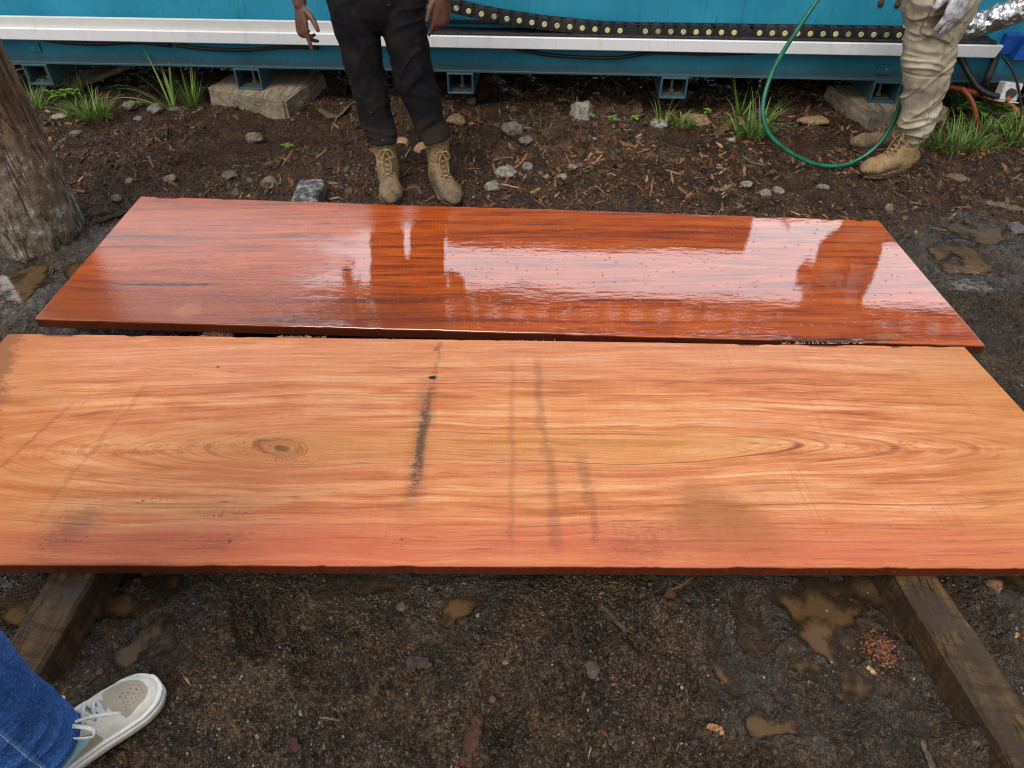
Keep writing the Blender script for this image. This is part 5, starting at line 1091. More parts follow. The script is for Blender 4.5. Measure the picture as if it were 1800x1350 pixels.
    eu = (.36, .42, .48, .54, .60, .655)
    lace([top(.655, -.27), top(.658, 0, .007), top(.655, .27)])
    for q in range(5):
        for sg in (-1, 1): lace([top(eu[q+1], sg*.27), top((eu[q]+eu[q+1])/2, 0, .007+.002*sg), top(eu[q], -sg*.27)])
    kx = top(.355, -.02, .014); b.add(tube(T([kx+(-.006, 0, 0), kx+(.006, .002, 0)]), [.0068, .0068], 10, round_caps=True))
    lace([kx, kx+(.030, -.016, .010), kx+(.064, -.048, -.006), kx+(.058, -.058, -.016), kx+(.030, -.040, -.004), kx+(.0, -.006, -.002)], 30)
    lace([kx, kx+(.010, .022, .014), kx+(.044, .040, .014), kx+(.054, .038, .008), kx+(.030, .026, .008), kx], 30)
    lace([kx, kx+(.03, -.014, .006), kx+(.075, -.022, -.012), kx+(.115, -.040, -.034)], 20, (.0036, .0011)); lace([kx, kx+(-.016, -.020, .0), kx+(-.020, -.042, -.016), kx+(-.01, -.055, -.035)], 20, (.0036, .0011))
    lace([kx, kx+(-.010, .02, .002), kx+(-.022, .04, -.012)], 12)
    b.put('laces', M['white_lace'], sh_)
    return sh_
M['mid'] = m_plain('white_midsole', (.72, .71, .68), .5, .06, 30); M['gum'] = m_plain('tan_outsole', (.33, .26, .17), .6, .15, 40); M['white_lace'] = m_plain('white_lace', (.66, .66, .65), .85, .08, 200, .5, 900)
SEAM = -.80
def denim():
    g = G('blue_denim_stitched', Roughness=.9); g.set('Specular IOR Level', .12); x, y, z = g.sep(g.obj); sm, hm = g.attr('seam'), g.attr('hem')
    n = g.noise(g.obj, 6, 5, .62); f = g.noise(g.obj, 70, 5, .7); th = g.noise(g.vmul(g.obj, (420, 420, 130)), 1.0, 2, .6); th2 = g.noise(g.vmul(g.obj, (150, 150, 600)), 1.0, 2, .6)
    c = g.mix(g.ss(n*.6+f*.4, .38, .62), (.018, .066, .24), (.045, .14, .40)); c = g.mix(g.ss(th*.6+th2*.4, .52, .66)*.55, c, (.16, .30, .58)); c = g.mix(g.ss(th*.6+th2*.4, .46, .34)*.5, c, (.008, .028, .12))
    fade = g.exp(-((sm+.085)*(sm+.085))/.0022)*g.ss(n, .35, .6); c = g.mix(fade*.55, c, (.26, .38, .62))
    pk = g.ss(g.noise(g.comb(sm*40, z*70, 0), 1.0, 3, .6), .50, .62)*g.ss(g.abs(sm+.010), .022, .004); c = g.mix(pk*.55, c, (.012, .035, .13)); c = g.mix(g.ss(g.abs(sm), .006, .001)*.35, c, (.16, .28, .52))
    dash = g.ss(g.sin(hm*900.0), -.3, .2); c = g.mix(g.ss(g.abs(sm+.004), .0011, .0004)*dash*.8, c, (.50, .60, .75))
    dash2 = g.ss(g.sin(sm*900.0), -.3, .2); c = g.mix(g.ss(g.abs(hm-.106), .0012, .0005)*dash2*.7, c, (.45, .55, .72)); c = g.mix(g.ss(hm, .093, .087)*.5, c, (.30, .42, .62))
    c = g.mix(g.ss(g.noise(g.obj, 38, 3, .6), .70, .74)*.6, c, (.02, .03, .06)); g.set('Base Color', c); g.set('Normal', g.bump(f*1.3+th*.5, .5, .003)); return g.mat
M['jeans'] = denim()
def person_jeans():
    heel = np.array([-.955, .497]); tip = gp(288, 1206, .03)[:2]; yaw = atan2(tip[1]-heel[1], tip[0]-heel[0]); zf = max(gh1(*(heel*.5+tip*.5)), gh1(*tip), 0.008)
    f = np.array([cos(yaw), sin(yaw)]); an = heel+f*.085
    h2 = heel+np.array([-.30, -.05]); an2 = h2+np.array([cos(yaw+.25), sin(yaw+.25)])*.085; z2 = gh1(*an2)
    def leg(a, dx): return [(a[0]+dx*1.0, a[1]-.005, .90), (a[0]+dx*.8, a[1]+.01, .72), (a[0]+dx*.35, a[1]+.012, .50), (a[0]+dx*.15, a[1]+.004, .30), (a[0], a[1]+.004, .14), (a[0], a[1]+.006, zf+.085)]
    R_ = [(.096, .100), (.088, .094), (.074, .080), (.068, .076), (.064, .074), (.063, .074)]
    l1 = leg(an, -.05); l2 = leg(an2, .05); hip = (np.array(l1[0])+np.array(l2[0]))/2; sh = hip+np.array([0, 0, .55]); s1 = sh+(-.2, 0, 0); s2 = sh+(.2, 0, 0)
    w1 = hip+(-.30, .06, -.08); w2 = hip+(.27, .10, .0); e1 = (w1+s1)/2+(-.04, -.04, 0); e2 = (w2+s2)/2+(.03, -.06, 0); hc = sh+(0, .02, .27); hl, hair, Rm = head(hc, (.3, 1, 0))
    body = [limb([hip, hip+(0, 0, .15), hip+(0, 0, .35), sh-(0, 0, .02)], [(.155, .1), (.15, .1), (.165, .11), (.15, .085)], 20, 16), limb([s1, sh, s2], [.055, .07, .055], 14, 10, up=(0, 0, 1)), limb([sh, sh+(0, 0, .1), hc-(0, 0, .04)], [.065, .056, .055], 14, 8), limb([s1, e1], [.055, .04], 14, 8), limb([s2, e2], [.055, .04], 14, 8), limb([e1, w1], [.042, .027], 14, 8), limb([e2, w2], [.042, .027], 14, 8)]+hl
    for lg, a, z_ in ((l1, an, zf), (l2, an2, z2)): body.append(limb(lg, [(p_*.66, q_*.66) for p_, q_ in R_], 14, 20)); body.append(limb([lg[-1], (a[0], a[1], z_+.07), (a[0]+f[0]*.09, a[1]+f[1]*.09, z_+.045)], [.036, .034, .024], 12, 8))
    cu = [(.25, .3, .2)]*4; body += hand(w1, (0, .1, -1), (.2, .9, 0), (1, 0, 0), cu)+hand(w2, (0, .1, -1), (-.2, .9, 0), (-1, 0, 0), cu)
    V, N, F = remesh(body, .006, 2); p = put('person', V, F, M['skin3'], loc=(an[0], an[1], 0)); tag(p, 'person in blue jeans and a white and tan sneaker at the lower left corner', 'person')
    hair_obj(hair, p, M['hair'], hc, Rm)
    sp = []
    for lg in (l1, l2): sp += [(np.array(lg[4])+(.0, .03, .0), .13, .010, .4, 26), (np.array(lg[2]), .12, .010, .4, 20)]
    pel = [limb([hip+(0, 0, -.08), hip+(0, 0, .0), hip+(0, 0, .12)], [(.19, .125), (.185, .125), (.165, .115)], 24, 12)]
    def post(V, N):
        out = V.copy()
        for lg in (l1, l2):      # side seam with puckers, hem
            P = np.array(lg)[::-1]; cx = np.interp(V[:, 2], P[:, 2], P[:, 0]); cy = np.interp(V[:, 2], P[:, 2], P[:, 1]); a = np.arctan2(V[:, 1]-cy, V[:, 0]-cx); near = np.hypot(V[:, 0]-cx, V[:, 1]-cy) < .14
            d = (a-SEAM)*.072; w_ = np.exp(-(d/.0022)**2)*near; out += N*(w_*.0022)[:, None]; pk = np.exp(-((d-.008)/.012)**2)*near; out -= N*(pk*.0022*(np.sin(V[:, 2]*420)*.5+.5))[:, None]
            hz = V[:, 2]-(zf+.085); hm = np.exp(-((hz-.012)/.002)**2)*near; out -= N*(hm*.0016)[:, None]
        return out
    tr_ = trousers(p, 'trousers', M['jeans'], pel, [(np.array(l1), R_), (np.array(l2), R_)], .0042, .010, sp, 23, post=post)
    me = tr_.data; nv = len(me.vertices); co = np.empty(nv*3, np.float32); me.vertices.foreach_get('co', co); co = co.reshape(-1, 3).astype(float)+WL[p.name]
    best = np.full(nv, 9.); 
    for lg in (l1, l2):
        P = np.array(lg)[::-1]; cx = np.interp(co[:, 2], P[:, 2], P[:, 0]); cy = np.interp(co[:, 2], P[:, 2], P[:, 1]); a = np.arctan2(co[:, 1]-cy, co[:, 0]-cx); d_ = (a-SEAM)*.072; k_ = np.hypot(co[:, 0]-cx, co[:, 1]-cy) < .14; best = np.where(k_, d_, best)
    for nm_, arr in (('seam', best), ('hem', co[:, 2]-zf)):
        at_ = me.attributes.new(nm_, 'FLOAT', 'POINT'); at_.data.foreach_set('value', arr.astype(np.float32))
    b1 = [limb([hip+(0, 0, .02), hip+(0, 0, .3), sh+(0, 0, 0)], [(.185, .125), (.19, .13), (.12, .09)], 22, 14), limb([s1, sh, s2], [.07, .085, .07], 14, 10, up=(0, 0, 1)), limb([s1, e1], [.07, .06], 14, 8), limb([s2, e2], [.07, .06], 14, 8)]
    V, N, F = remesh(b1, .009, 3); put('shirt', folds(V, N, .016, [], 8), F, M['shirt3'], p)
    sneaker(p, (heel[0], heel[1], zf), yaw); sneaker(p, (h2[0], h2[1], max(z2, .008)), yaw+.25)
person_jeans()
# ------------------------------------------------------------------ hose, duct, cables
def pipe(name, P, r, mat, label, cat, n=80, seg=12, noise=0.0):
    Q = spl(np.array(P, float), n); V, F = tube(Q, r, seg)
    if noise: V = V+(fbm(V[:, 0]*30, V[:, 1]*30, V[:, 2]*30, o=3)-.5)[:, None]*noise
    o = put(name, V, F, mat, loc=tuple(Q[0])); tag(o, label, cat); return o
hp = [(1540, -130, 3.98), (1480, -60, 3.9), (1437, 0, 3.80), (1400, 55, 3.72), (1366, 110, 3.62), (1346, 160, 3.53), (1341, 200, 3.47), (1352, 235, 3.42), (1380, 262, 3.38), (1420, 284, 3.355), (1460, 292, 3.345), (1500, 285, 3.35), (1540, 258, 3.37), (1570, 215, 3.40), (1589, 160, 3.43), (1612, 90, 3.48), (1640, 10, 3.50), (1640, -50, 3.5)]
hq = [yp(*p) for p in hp]
for q in hq: q[2] = max(q[2], gh1(q[0], q[1])+.013)
pipe('garden_hose', hq, .0108, M['hose'], 'green garden hose hanging in a loop to the mud in front of the khaki trousers', 'hose', 140)
dq = spl(np.array([yp(*p) for p in [(1650, 62, 3.75), (1700, 44, 3.74), (1745, 34, 3.72), (1785, 18, 3.70), (1812, -12, 3.7), (1860, -70, 3.75), (1880, -150, 3.95)]]), 150)
V, F = tube(dq, .058, 40); cxs = np.repeat(np.arange(150), 40); ax = dq[cxs]; rd = V-ax; rl = np.linalg.norm(rd, axis=1)[:, None]
cr = np.abs(fbm(V[:, 0]*13, V[:, 1]*13, V[:, 2]*13, o=3)-.5)*2; cr2 = np.abs(fbm(V[:, 0]*34+5, V[:, 1]*34, V[:, 2]*34, o=2, s=4)-.5)*2; V = ax+rd/rl*(rl-.030*cr[:, None]-.010*cr2[:, None]+.008)
o = put('flexible_duct', V, F, M['foil'], loc=tuple(dq[0]), smooth=False); tag(o, 'crumpled silver foil duct beside the gloved hand at the top right corner', 'duct')
C = lambda x, y, off=-.03: cw(cl(x, y, off))
pipe('cable', [C(1672, 84), C(1690, 105), C(1704, 132, -.08), C(1722, 156, -.12), C(1745, 168, -.14), C(1766, 170, -.14)], .0155, M['cord'], 'thick black cable running from the white rail down to the pale plug box', 'cable')
pipe('cable', [C(1752, 92), C(1746, 112, -.05), C(1736, 138, -.08), C(1727, 162, -.04), C(1720, 180, .1)], .020, M['rubber'], 'short thick black rubber cable dropping straight behind the plug box', 'cable', noise=.008)
pipe('cable', [C(1762, 100, -.06), C(1775, 115, -.10), C(1788, 145, -.14), C(1795, 185, -.18), C(1799, 240, -.22), C(1815, 275, -.3)], .0062, M['cord'], 'thin black cable curving down from the end of the white rail at the right edge', 'cable')
pipe('conduit', [C(1655, 150, .05), C(1690, 157, 0), C(1722, 166, -.03), C(1755, 178, -.04), C(1778, 186, -.06), C(1795, 205, -.1), C(1830, 240, -.1)], .014, M['orange'], 'orange plastic conduit lying under the plug box at the right', 'conduit')
pipe('conduit', [C(1692, 155, -.06), C(1703, 168, -.10), C(1711, 184, -.13), C(1716, 205, -.15), C(1722, 228, -.16)], .012, M['orange'], 'short orange pipe end sticking into the grass beside the khaki trousers', 'conduit')
jb = C(1772, 160, -.12); jr = empty('plug_box', tuple(jb)); tag(jr, 'pale square plug box with a black round socket under the container', 'electrical box')
R_ = Matrix.Rotation(radians(6), 3, 'Y') @ Matrix.Rotation(radians(-12), 3, 'X')
put('case', *box(jb, (.098, .06, .088), .006, 2, R=R_), M['grey_box'], jr, smooth=False)
sk = put('socket', *tube([jb+(-.005, -.028, 0), jb+(-.005, -.050, .004)], [.024, .022], 18), M['plastic'], jr, smooth=False)
put('plug', *tube([jb+(-.012, -.046, -.008), jb+(-.026, -.066, -.036)], [.008, .008], 10), M['orange'], sk)
put('base_plate', *box(jb+(-.008, -.01, -.047), (.118, .085, .006), .001, R=R_), M['grey_box'], jr, smooth=False)

# ------------------------------------------------------------------ loose ground litter (uncountable)
def scatter(name, N, proto, size, dens, colors, seed, mat, sink=.3, tilt=.5, smooth=False, lim=(-2.7, 2.7, .42, 4.75)):
    """many small pieces lying on the ground as one object. proto(rg) -> (V,F) list of variants; size(y,rg,n)->(n,3)"""
    rg = np.random.default_rng(seed); X = np.empty(0); Y = np.empty(0)
    while len(X) < N:
        x = rg.uniform(lim[0], lim[1], N*2); y = rg.uniform(lim[2], lim[3], N*2); k = rg.random(N*2) < dens(x, y); X = np.append(X, x[k]); Y = np.append(Y, y[k])
    X, Y = X[:N], Y[:N]; Z = gh(X, Y); pm = pud_mask(X, Y, .9); ok = (Z > LEVEL-.001)
    X, Y, Z = X[ok], Y[ok], Z[ok]; n = len(X); sz = size(Y, rg, n)
    e = .006; gx = (gh(X+e, Y)-gh(X-e, Y))/(2*e); gy = (gh(X, Y+e)-gh(X, Y-e))/(2*e)
    a = rg.uniform(0, 2*pi, n); tx = -gy*.8+rg.normal(0, tilt*.35, n); ty = gx*.8+rg.normal(0, tilt*.35, n)
    col = np.array(colors); ci = rg.integers(0, len(col), n); cc = col[ci]*rg.uniform(.65, 1.25, (n, 1))
    VS, FS, CS = [], [], []; off = 0
    for pi_, (pv, pf) in enumerate(proto):
        s = np.where(np.arange(n) % len(proto) == pi_)[0]
        P = pv[None]*sz[s][:, None, :]; ca, sa = np.cos(a[s])[:, None], np.sin(a[s])[:, None]
        x = P[..., 0]*ca-P[..., 1]*sa; y = P[..., 0]*sa+P[..., 1]*ca; z = P[..., 2]+x*(-ty[s])[:, None]*-1+y*(-tx[s])[:, None]
        z = z+Z[s][:, None]+sz[s][:, 2:3]*(.5-sink); V = np.stack([x+X[s][:, None], y+Y[s][:, None], z], -1)
        VS.append(V.reshape(-1, 3)); k = len(pv); FS.append((pf[None]+(np.arange(len(s))*k)[:, None, None]+off).reshape(-1, pf.shape[1])); off += len(s)*k
        CS.append(np.repeat(cc[s], k, 0))
    put(name, np.concatenate(VS), np.concatenate(FS), mat, smooth=smooth, cols=np.concatenate(CS), kind='stuff')
def ico(sub, seed, amp):
    bm = bmesh.new(); bmesh.ops.create_icosphere(bm, subdivisions=sub, radius=.5); V = np.array([v.co[:] for v in bm.verts]); bm.verts.index_update(); F = np.array([[v.index for v in f.verts] for f in bm.faces]); bm.free()
    r_ = np.random.default_rng(seed); V = V*(1+(r_.random((len(V), 1))-.5)*amp); return V, F
def chip(seed):
    r_ = np.random.default_rng(seed); m = 4; xs = np.linspace(-.5, .5, m); V = []
    bend = r_.normal(0, .35); sk = r_.normal(0, .25)
    for i, x in enumerate(xs):
        w0 = (.5-.22*(abs(x)*2)**2)*r_.uniform(.55, 1.1); yo = sk*x+r_.normal(0, .06)
        for yy, zz in ((-w0, -.5), (w0, -.5), (w0*.9, .5), (-w0*.9, .5)): V.append((x, yo+yy, zz+bend*(x*x*4-.5)*2+r_.normal(0, .2)))
    F = [(i*4+j, i*4+(j+1) % 4, (i+1)*4+(j+1) % 4, (i+1)*4+j) for i in range(m-1) for j in range(4)]+[(3, 2, 1, 0), (12, 13, 14, 15)]
    return np.array(V), np.array(F)
nz = lambda x, y, f, s: fbm(x*f, y*f, o=3, s=s)
fz = gp(560, 1230)[:2]; ctr = gp(1000, 280)[:2]
slabm = lambda x, y: 1-sstep(y, 1.0, 1.06)*sstep(2.72-y, 0, .05)*.85
scale_y = lambda Y: .6+.32*Y
scatter('gravel', 21000, [ico(1, k, .45) for k in range(6)], lambda Y, r, n: (r.lognormal(0, .38, (n, 1))*.0036*(.8+.25*Y)[:, None])*r.uniform(.7, 1.25, (n, 3)),
        lambda x, y: slabm(x, y)*np.clip((.15+1.0*np.exp(-((x-fz[0])/.42)**2-((y-fz[1])/.28)**2)+.35*(y < 1.0))*sstep(nz(x, y, 5, 3), .35, .6)+.10*(y > 2.6), 0, 1),
        [(.24, .23, .21), (.16, .155, .145), (.12, .11, .10), (.27, .25, .21), (.16, .11, .07), (.22, .12, .05), (.10, .10, .105), (.07, .05, .04), (.09, .062, .042), (.12, .085, .058)], 5, M['litter'], .35)
scatter('mud_clods', 4000, [ico(2, k+20, .75) for k in range(8)], lambda Y, r, n: np.minimum(r.lognormal(0, .5, (n, 1))*.009*(.55+.30*Y)[:, None], .008+.008*Y[:, None])*r.uniform(.5, 1.4, (n, 3))*np.array([1, 1, .75]),
        lambda x, y: slabm(x, y)*np.clip(sstep(nz(x, y, 4, 8), .42, .66)*.8+.05, 0, 1)*(.35+.65*sstep(y, 1.0, 2.7)), [(.060, .041, .028), (.04, .028, .019), (.09, .058, .037), (.105, .060, .036), (.07, .050, .036)], 6, None, .5, smooth=True)
cm_ = bpy.data.objects['mud_clods']; g = G('clod_mud', Roughness=.6); g.set('Specular IOR Level', .25); at = g.attr('col', True); g.set('Base Color', g.mix(g.ss(g.noise(g.obj, 130, 4, .65), .4, .62)*.6, at, (.13, .095, .065))); g.set('Normal', g.bump(g.noise(g.obj, 150, 4, .65), .7, .006)); cm_.data.materials.append(g.mat)
scatter('wood_chips', 6300, [chip(k) for k in range(12)], lambda Y, r, n: np.column_stack([r.lognormal(0, .55, n)*.024, r.lognormal(0, .4, n)*.0085, r.uniform(.0012, .004, n)])*(.55+.2*Y)[:, None],
        lambda x, y: slabm(x, y)*np.clip(.045+sstep(y, 2.6, 2.9)*(.25+1.0*np.exp(-((x-ctr[0]-.25)/.9)**2)+.5*sstep(x, 1.0, 1.6))*sstep(nz(x, y, 3.5, 12), .32, .6), 0, 1),
        [(.13, .06, .03), (.22, .105, .05), (.07, .036, .021), (.32, .18, .09), (.18, .055, .022), (.27, .13, .06), (.05, .030, .020), (.38, .25, .14), (.10, .046, .025), (.045, .027, .018)], 9, M['litter'], .25, .7)
tw = [(lambda t: (lambda V, F: (V, np.array([f for f in F if len(f) == 4])))(*tube(spl(np.array([(-.5, 0, 0), (-.15, t*.08, .1), (.2, -t*.06, .05), (.5, t*.1, 0)]), 7), .5, 4, caps=False)))(k) for k in (-1.4, -.5, .6, 1.5)]
tw = [(np.column_stack([spl(np.array([(-.5, 0, 0), (-.15, t*.08, 0), (.2, -t*.06, 0), (.5, t*.1, 0)]), 7).repeat(4, 0)[:, 0], spl(np.array([(-.5, 0, 0), (-.15, t*.08, 0), (.2, -t*.06, 0), (.5, t*.1, 0)]), 7).repeat(4, 0)[:, 1]+np.tile([-.012, 0, .012, 0], 7), np.tile([0, .5, 0, -.5], 7)]), np.array([(i*4+j, i*4+(j+1) % 4, i*4+4+(j+1) % 4, i*4+4+j) for i in range(6) for j in range(4)])) for t in (-1.4, -.5, .6, 1.5)]
scatter('twigs', 700, tw, lambda Y, r, n: np.column_stack([r.lognormal(0, .5, n)*.060, r.lognormal(0, .5, n)*.060, r.uniform(.002, .004, n)]), lambda x, y: slabm(x, y)*np.clip(.15+sstep(y, 2.6, 2.9)*.6, 0, 1), [(.10, .065, .04), (.05, .03, .02), (.20, .13, .08), (.035, .022, .016)], 10, M['litter'], .2, .5)

# ------------------------------------------------------------------ single stones and pieces of wood
def rock(px, py, wpx, label, col, flat=.7, seed=0, name='stone', group=None, sink=.32, elong=1.0, ang=0):
    p = gp(px, py); p[2] = gh1(p[0], p[1]); p = gp(px, py, p[2]+.01); s = wpx/ppm(p)
    bm = bmesh.new(); bmesh.ops.create_icosphere(bm, subdivisions=4, radius=.5); V = np.array([v.co[:] for v in bm.verts]); bm.verts.index_update(); F = np.array([[v.index for v in f.verts] for f in bm.faces]); bm.free()
    r_ = np.random.default_rng(seed+100)
    for k in range(9):
        n = r_.normal(size=3); n /= np.linalg.norm(n); c = r_.uniform(.33, .45); d = V @ n; V = V-np.outer(np.maximum(d-c, 0)*.75, n)
    V = V+V*((fbm(V[:, 0]*5+seed, V[:, 1]*5, V[:, 2]*5, o=5, s=seed, r=.6)-.5)*.5)[:, None]
    V = V*np.array([s*1.12*elong, s*1.0, s*flat]); c_, s_ = cos(radians(ang)), sin(radians(ang)); V = np.column_stack([V[:, 0]*c_-V[:, 1]*s_, V[:, 0]*s_+V[:, 1]*c_, V[:, 2]])
    gz = gh1(p[0], p[1]); loc = np.array([p[0], p[1], gz]); V = V+loc+np.array([0, 0, s*flat*(.5-sink)])
    o = put(name, V, F, M['stone'], loc=tuple(loc), cols=np.tile(np.array(col, float), (len(V), 1)), smooth=True); tag(o, label, name.replace('_', ' '), group); return o
gy, tn, br = (.20, .195, .18), (.30, .245, .175), (.15, .11, .08)
rocks = [(447, 246, 29, 'rounded brown stone alone on the mud, right of the left timber block', (.22, .18, .13), .75), (298, 311, 20, 'pale oval pebble on bare mud above the left part of the wet slab', tn, .7), (227, 316, 15, 'small tan pebble left of the pale oval pebble', tn, .7),
    (207, 356, 17, 'rounded tan stone just beyond the left back corner of the wet slab', (.24, .18, .12), .8), (105, 204, 24, 'flat whitish stone beside the grass at the timber post', (.42, .36, .28), .45), (273, 193, 29, 'grey rough stone below the long arching grass blades', gy, .7),
    (231, 191, 24, 'grey stone left of the rough stone under the grass', (.17, .165, .155), .7), (308, 192, 18, 'dark stone at the foot of the upright grass clump', (.12, .105, .09), .7), (243, 208, 15, 'small grey stone in front of the pair of grey stones', gy, .6),
    (403, 307, 29, 'half buried brown stone in the mud left of the grey bearer end', br, .45), (472, 319, 27, 'flat tan stone just left of the grey bearer end', (.22, .165, .11), .4), (132, 232, 18, 'grey pebble in front of the grass at the timber post', gy, .6),
    (1022, 206, 46, 'large angular grey stone between the two middle container feet', (.25, .235, .205), .95), (900, 236, 34, 'round grey stone set in the rubble hump, right of the black trousers', (.19, .175, .16), .85), (925, 239, 21, 'smaller grey stone touching the round stone in the rubble hump', (.20, .185, .165), .9),
    (828, 181, 19, 'grey brown stone under the middle container foot', (.17, .14, .11), .9), (803, 213, 34, 'flat tan stone beside the knee of the black trousers', (.33, .215, .115), .45), (890, 304, 29, 'pale pitted stone right of the brown boots, the upper of two', (.30, .28, .24), .85),
    (866, 331, 27, 'pale pitted stone right of the brown boots, the lower of two', (.28, .255, .21), .85), (927, 293, 21, 'grey stone right of the two pale pitted stones', gy, .8), (1005, 296, 16, 'small tan stone in the chips behind the wet slab', tn, .7),
    (1019, 290, 15, 'small brown stone touching the tan stone in the chips', br, .8), (988, 304, 21, 'flat pale stone in front of the tan stone in the chips', (.34, .29, .22), .35), (1158, 220, 27, 'light grey stone in the small grass under the fourth container foot', (.36, .34, .31), .7),
    (1313, 322, 20, 'tan stone behind the right half of the wet slab, farther back of a loose row', tn, .65), (1346, 338, 22, 'rounded grey stone, left one of a touching pair behind the wet slab', (.25, .225, .18), .8), (1367, 337, 20, 'rounded grey stone, right one of a touching pair behind the wet slab', (.26, .23, .18), .75),
    (1447, 327, 18, 'grey pebble left of the tan boot toe on the mud', gy, .6), (1561, 369, 15, 'small tan pebble standing just beyond the right back corner of the wet slab', (.25, .19, .12), 1.1), (1040, 1172, 30, 'dark pointed stone pressed into the mud in front of the dry slab', (.07, .068, .068), .35),
    (1285, 245, 14, 'tiny pale stone beside the green hose loop', (.45, .43, .40), .6), (1745, 1033, 30, 'orange brown clod on the mud right of the right bearer', (.27, .13, .06), .8), (1790, 398, 30, 'dark grey stone at the right edge beyond the wet slab', (.12, .12, .12), .6),
    (705, 1063, 18, 'brown pebble beside the puddle under the front edge of the dry slab', br, .7), (888, 1157, 10, 'small yellow pebble on the dark mud in front of the dry slab', (.50, .40, .10), .6), (840, 1080, 9, 'pale cream pebble at the rim of the middle puddle', (.48, .44, .33), .7),
    (172, 1176, 12, 'small pinkish pebble in the mud above the sneaker', (.30, .15, .10), .6)]
for i, (a, b_, wq, lab, col, fl) in enumerate(rocks): rock(a, b_, wq, lab, col, fl, seed=i*7+3, ang=i*53 % 180, elong=1+.25*((i*37) % 5)/5)
rock(1225, 214, 42, 'crumbly tan lump of rotten wood in the grass near the hose', (.34, .19, .10), .6, 91, 'wood_lump', elong=1.2)
rock(1430, 215, 36, 'tan crumbly piece of wood inside the hose loop', (.33, .215, .10), .4, 93, 'wood_lump', elong=1.4)
rock(1685, 311, 24, 'brown splintered wood lump right of the tan boot', (.20, .125, .07), .6, 95, 'wood_lump', elong=1.5, ang=-40)
def stick(P, w_, t_, col, label, name='stick', cat='stick', seed=0, lift=.004, bow=0.0):
    """bark strip, splinter or stick lying on the ground through image points"""
    Q = []
    for i, (a, b_) in enumerate(P):
        p = gp(a, b_); z = gh1(p[0], p[1]); p = gp(a, b_, z+lift); p[2] = max(gh1(p[0], p[1]), LEVEL)+lift+(bow if 0 < i < len(P)-1 else 0); Q.append(p)
    n = 26; Q = spl(np.array(Q), n); t = np.linspace(0, 1, n); prof = np.sqrt(np.clip(1-(2*t-1)**6, .12, 1))*(.75+.5*fbm(t*7+seed, t*0+seed, o=2))
    V, F = tube(Q, np.column_stack([w_/2*prof, t_/2*prof]), 10); V = V+(fbm(V[:, 0]*70, V[:, 1]*70, V[:, 2]*70, o=2, s=seed)-.5)[:, None]*min(w_, t_)*.7
    c = np.array(col)*(.7+.6*fbm(V[:, 0]*60+seed, V[:, 1]*60, V[:, 2]*30, o=3))[:, None]
    o = put(name, V, F, M['litter'], loc=tuple(Q[n//2]), cols=c, smooth=False); tag(o, label, cat); return o
rd, dk, tb, or_ = (.17, .045, .022), (.045, .028, .02), (.22, .135, .075), (.42, .17, .06)
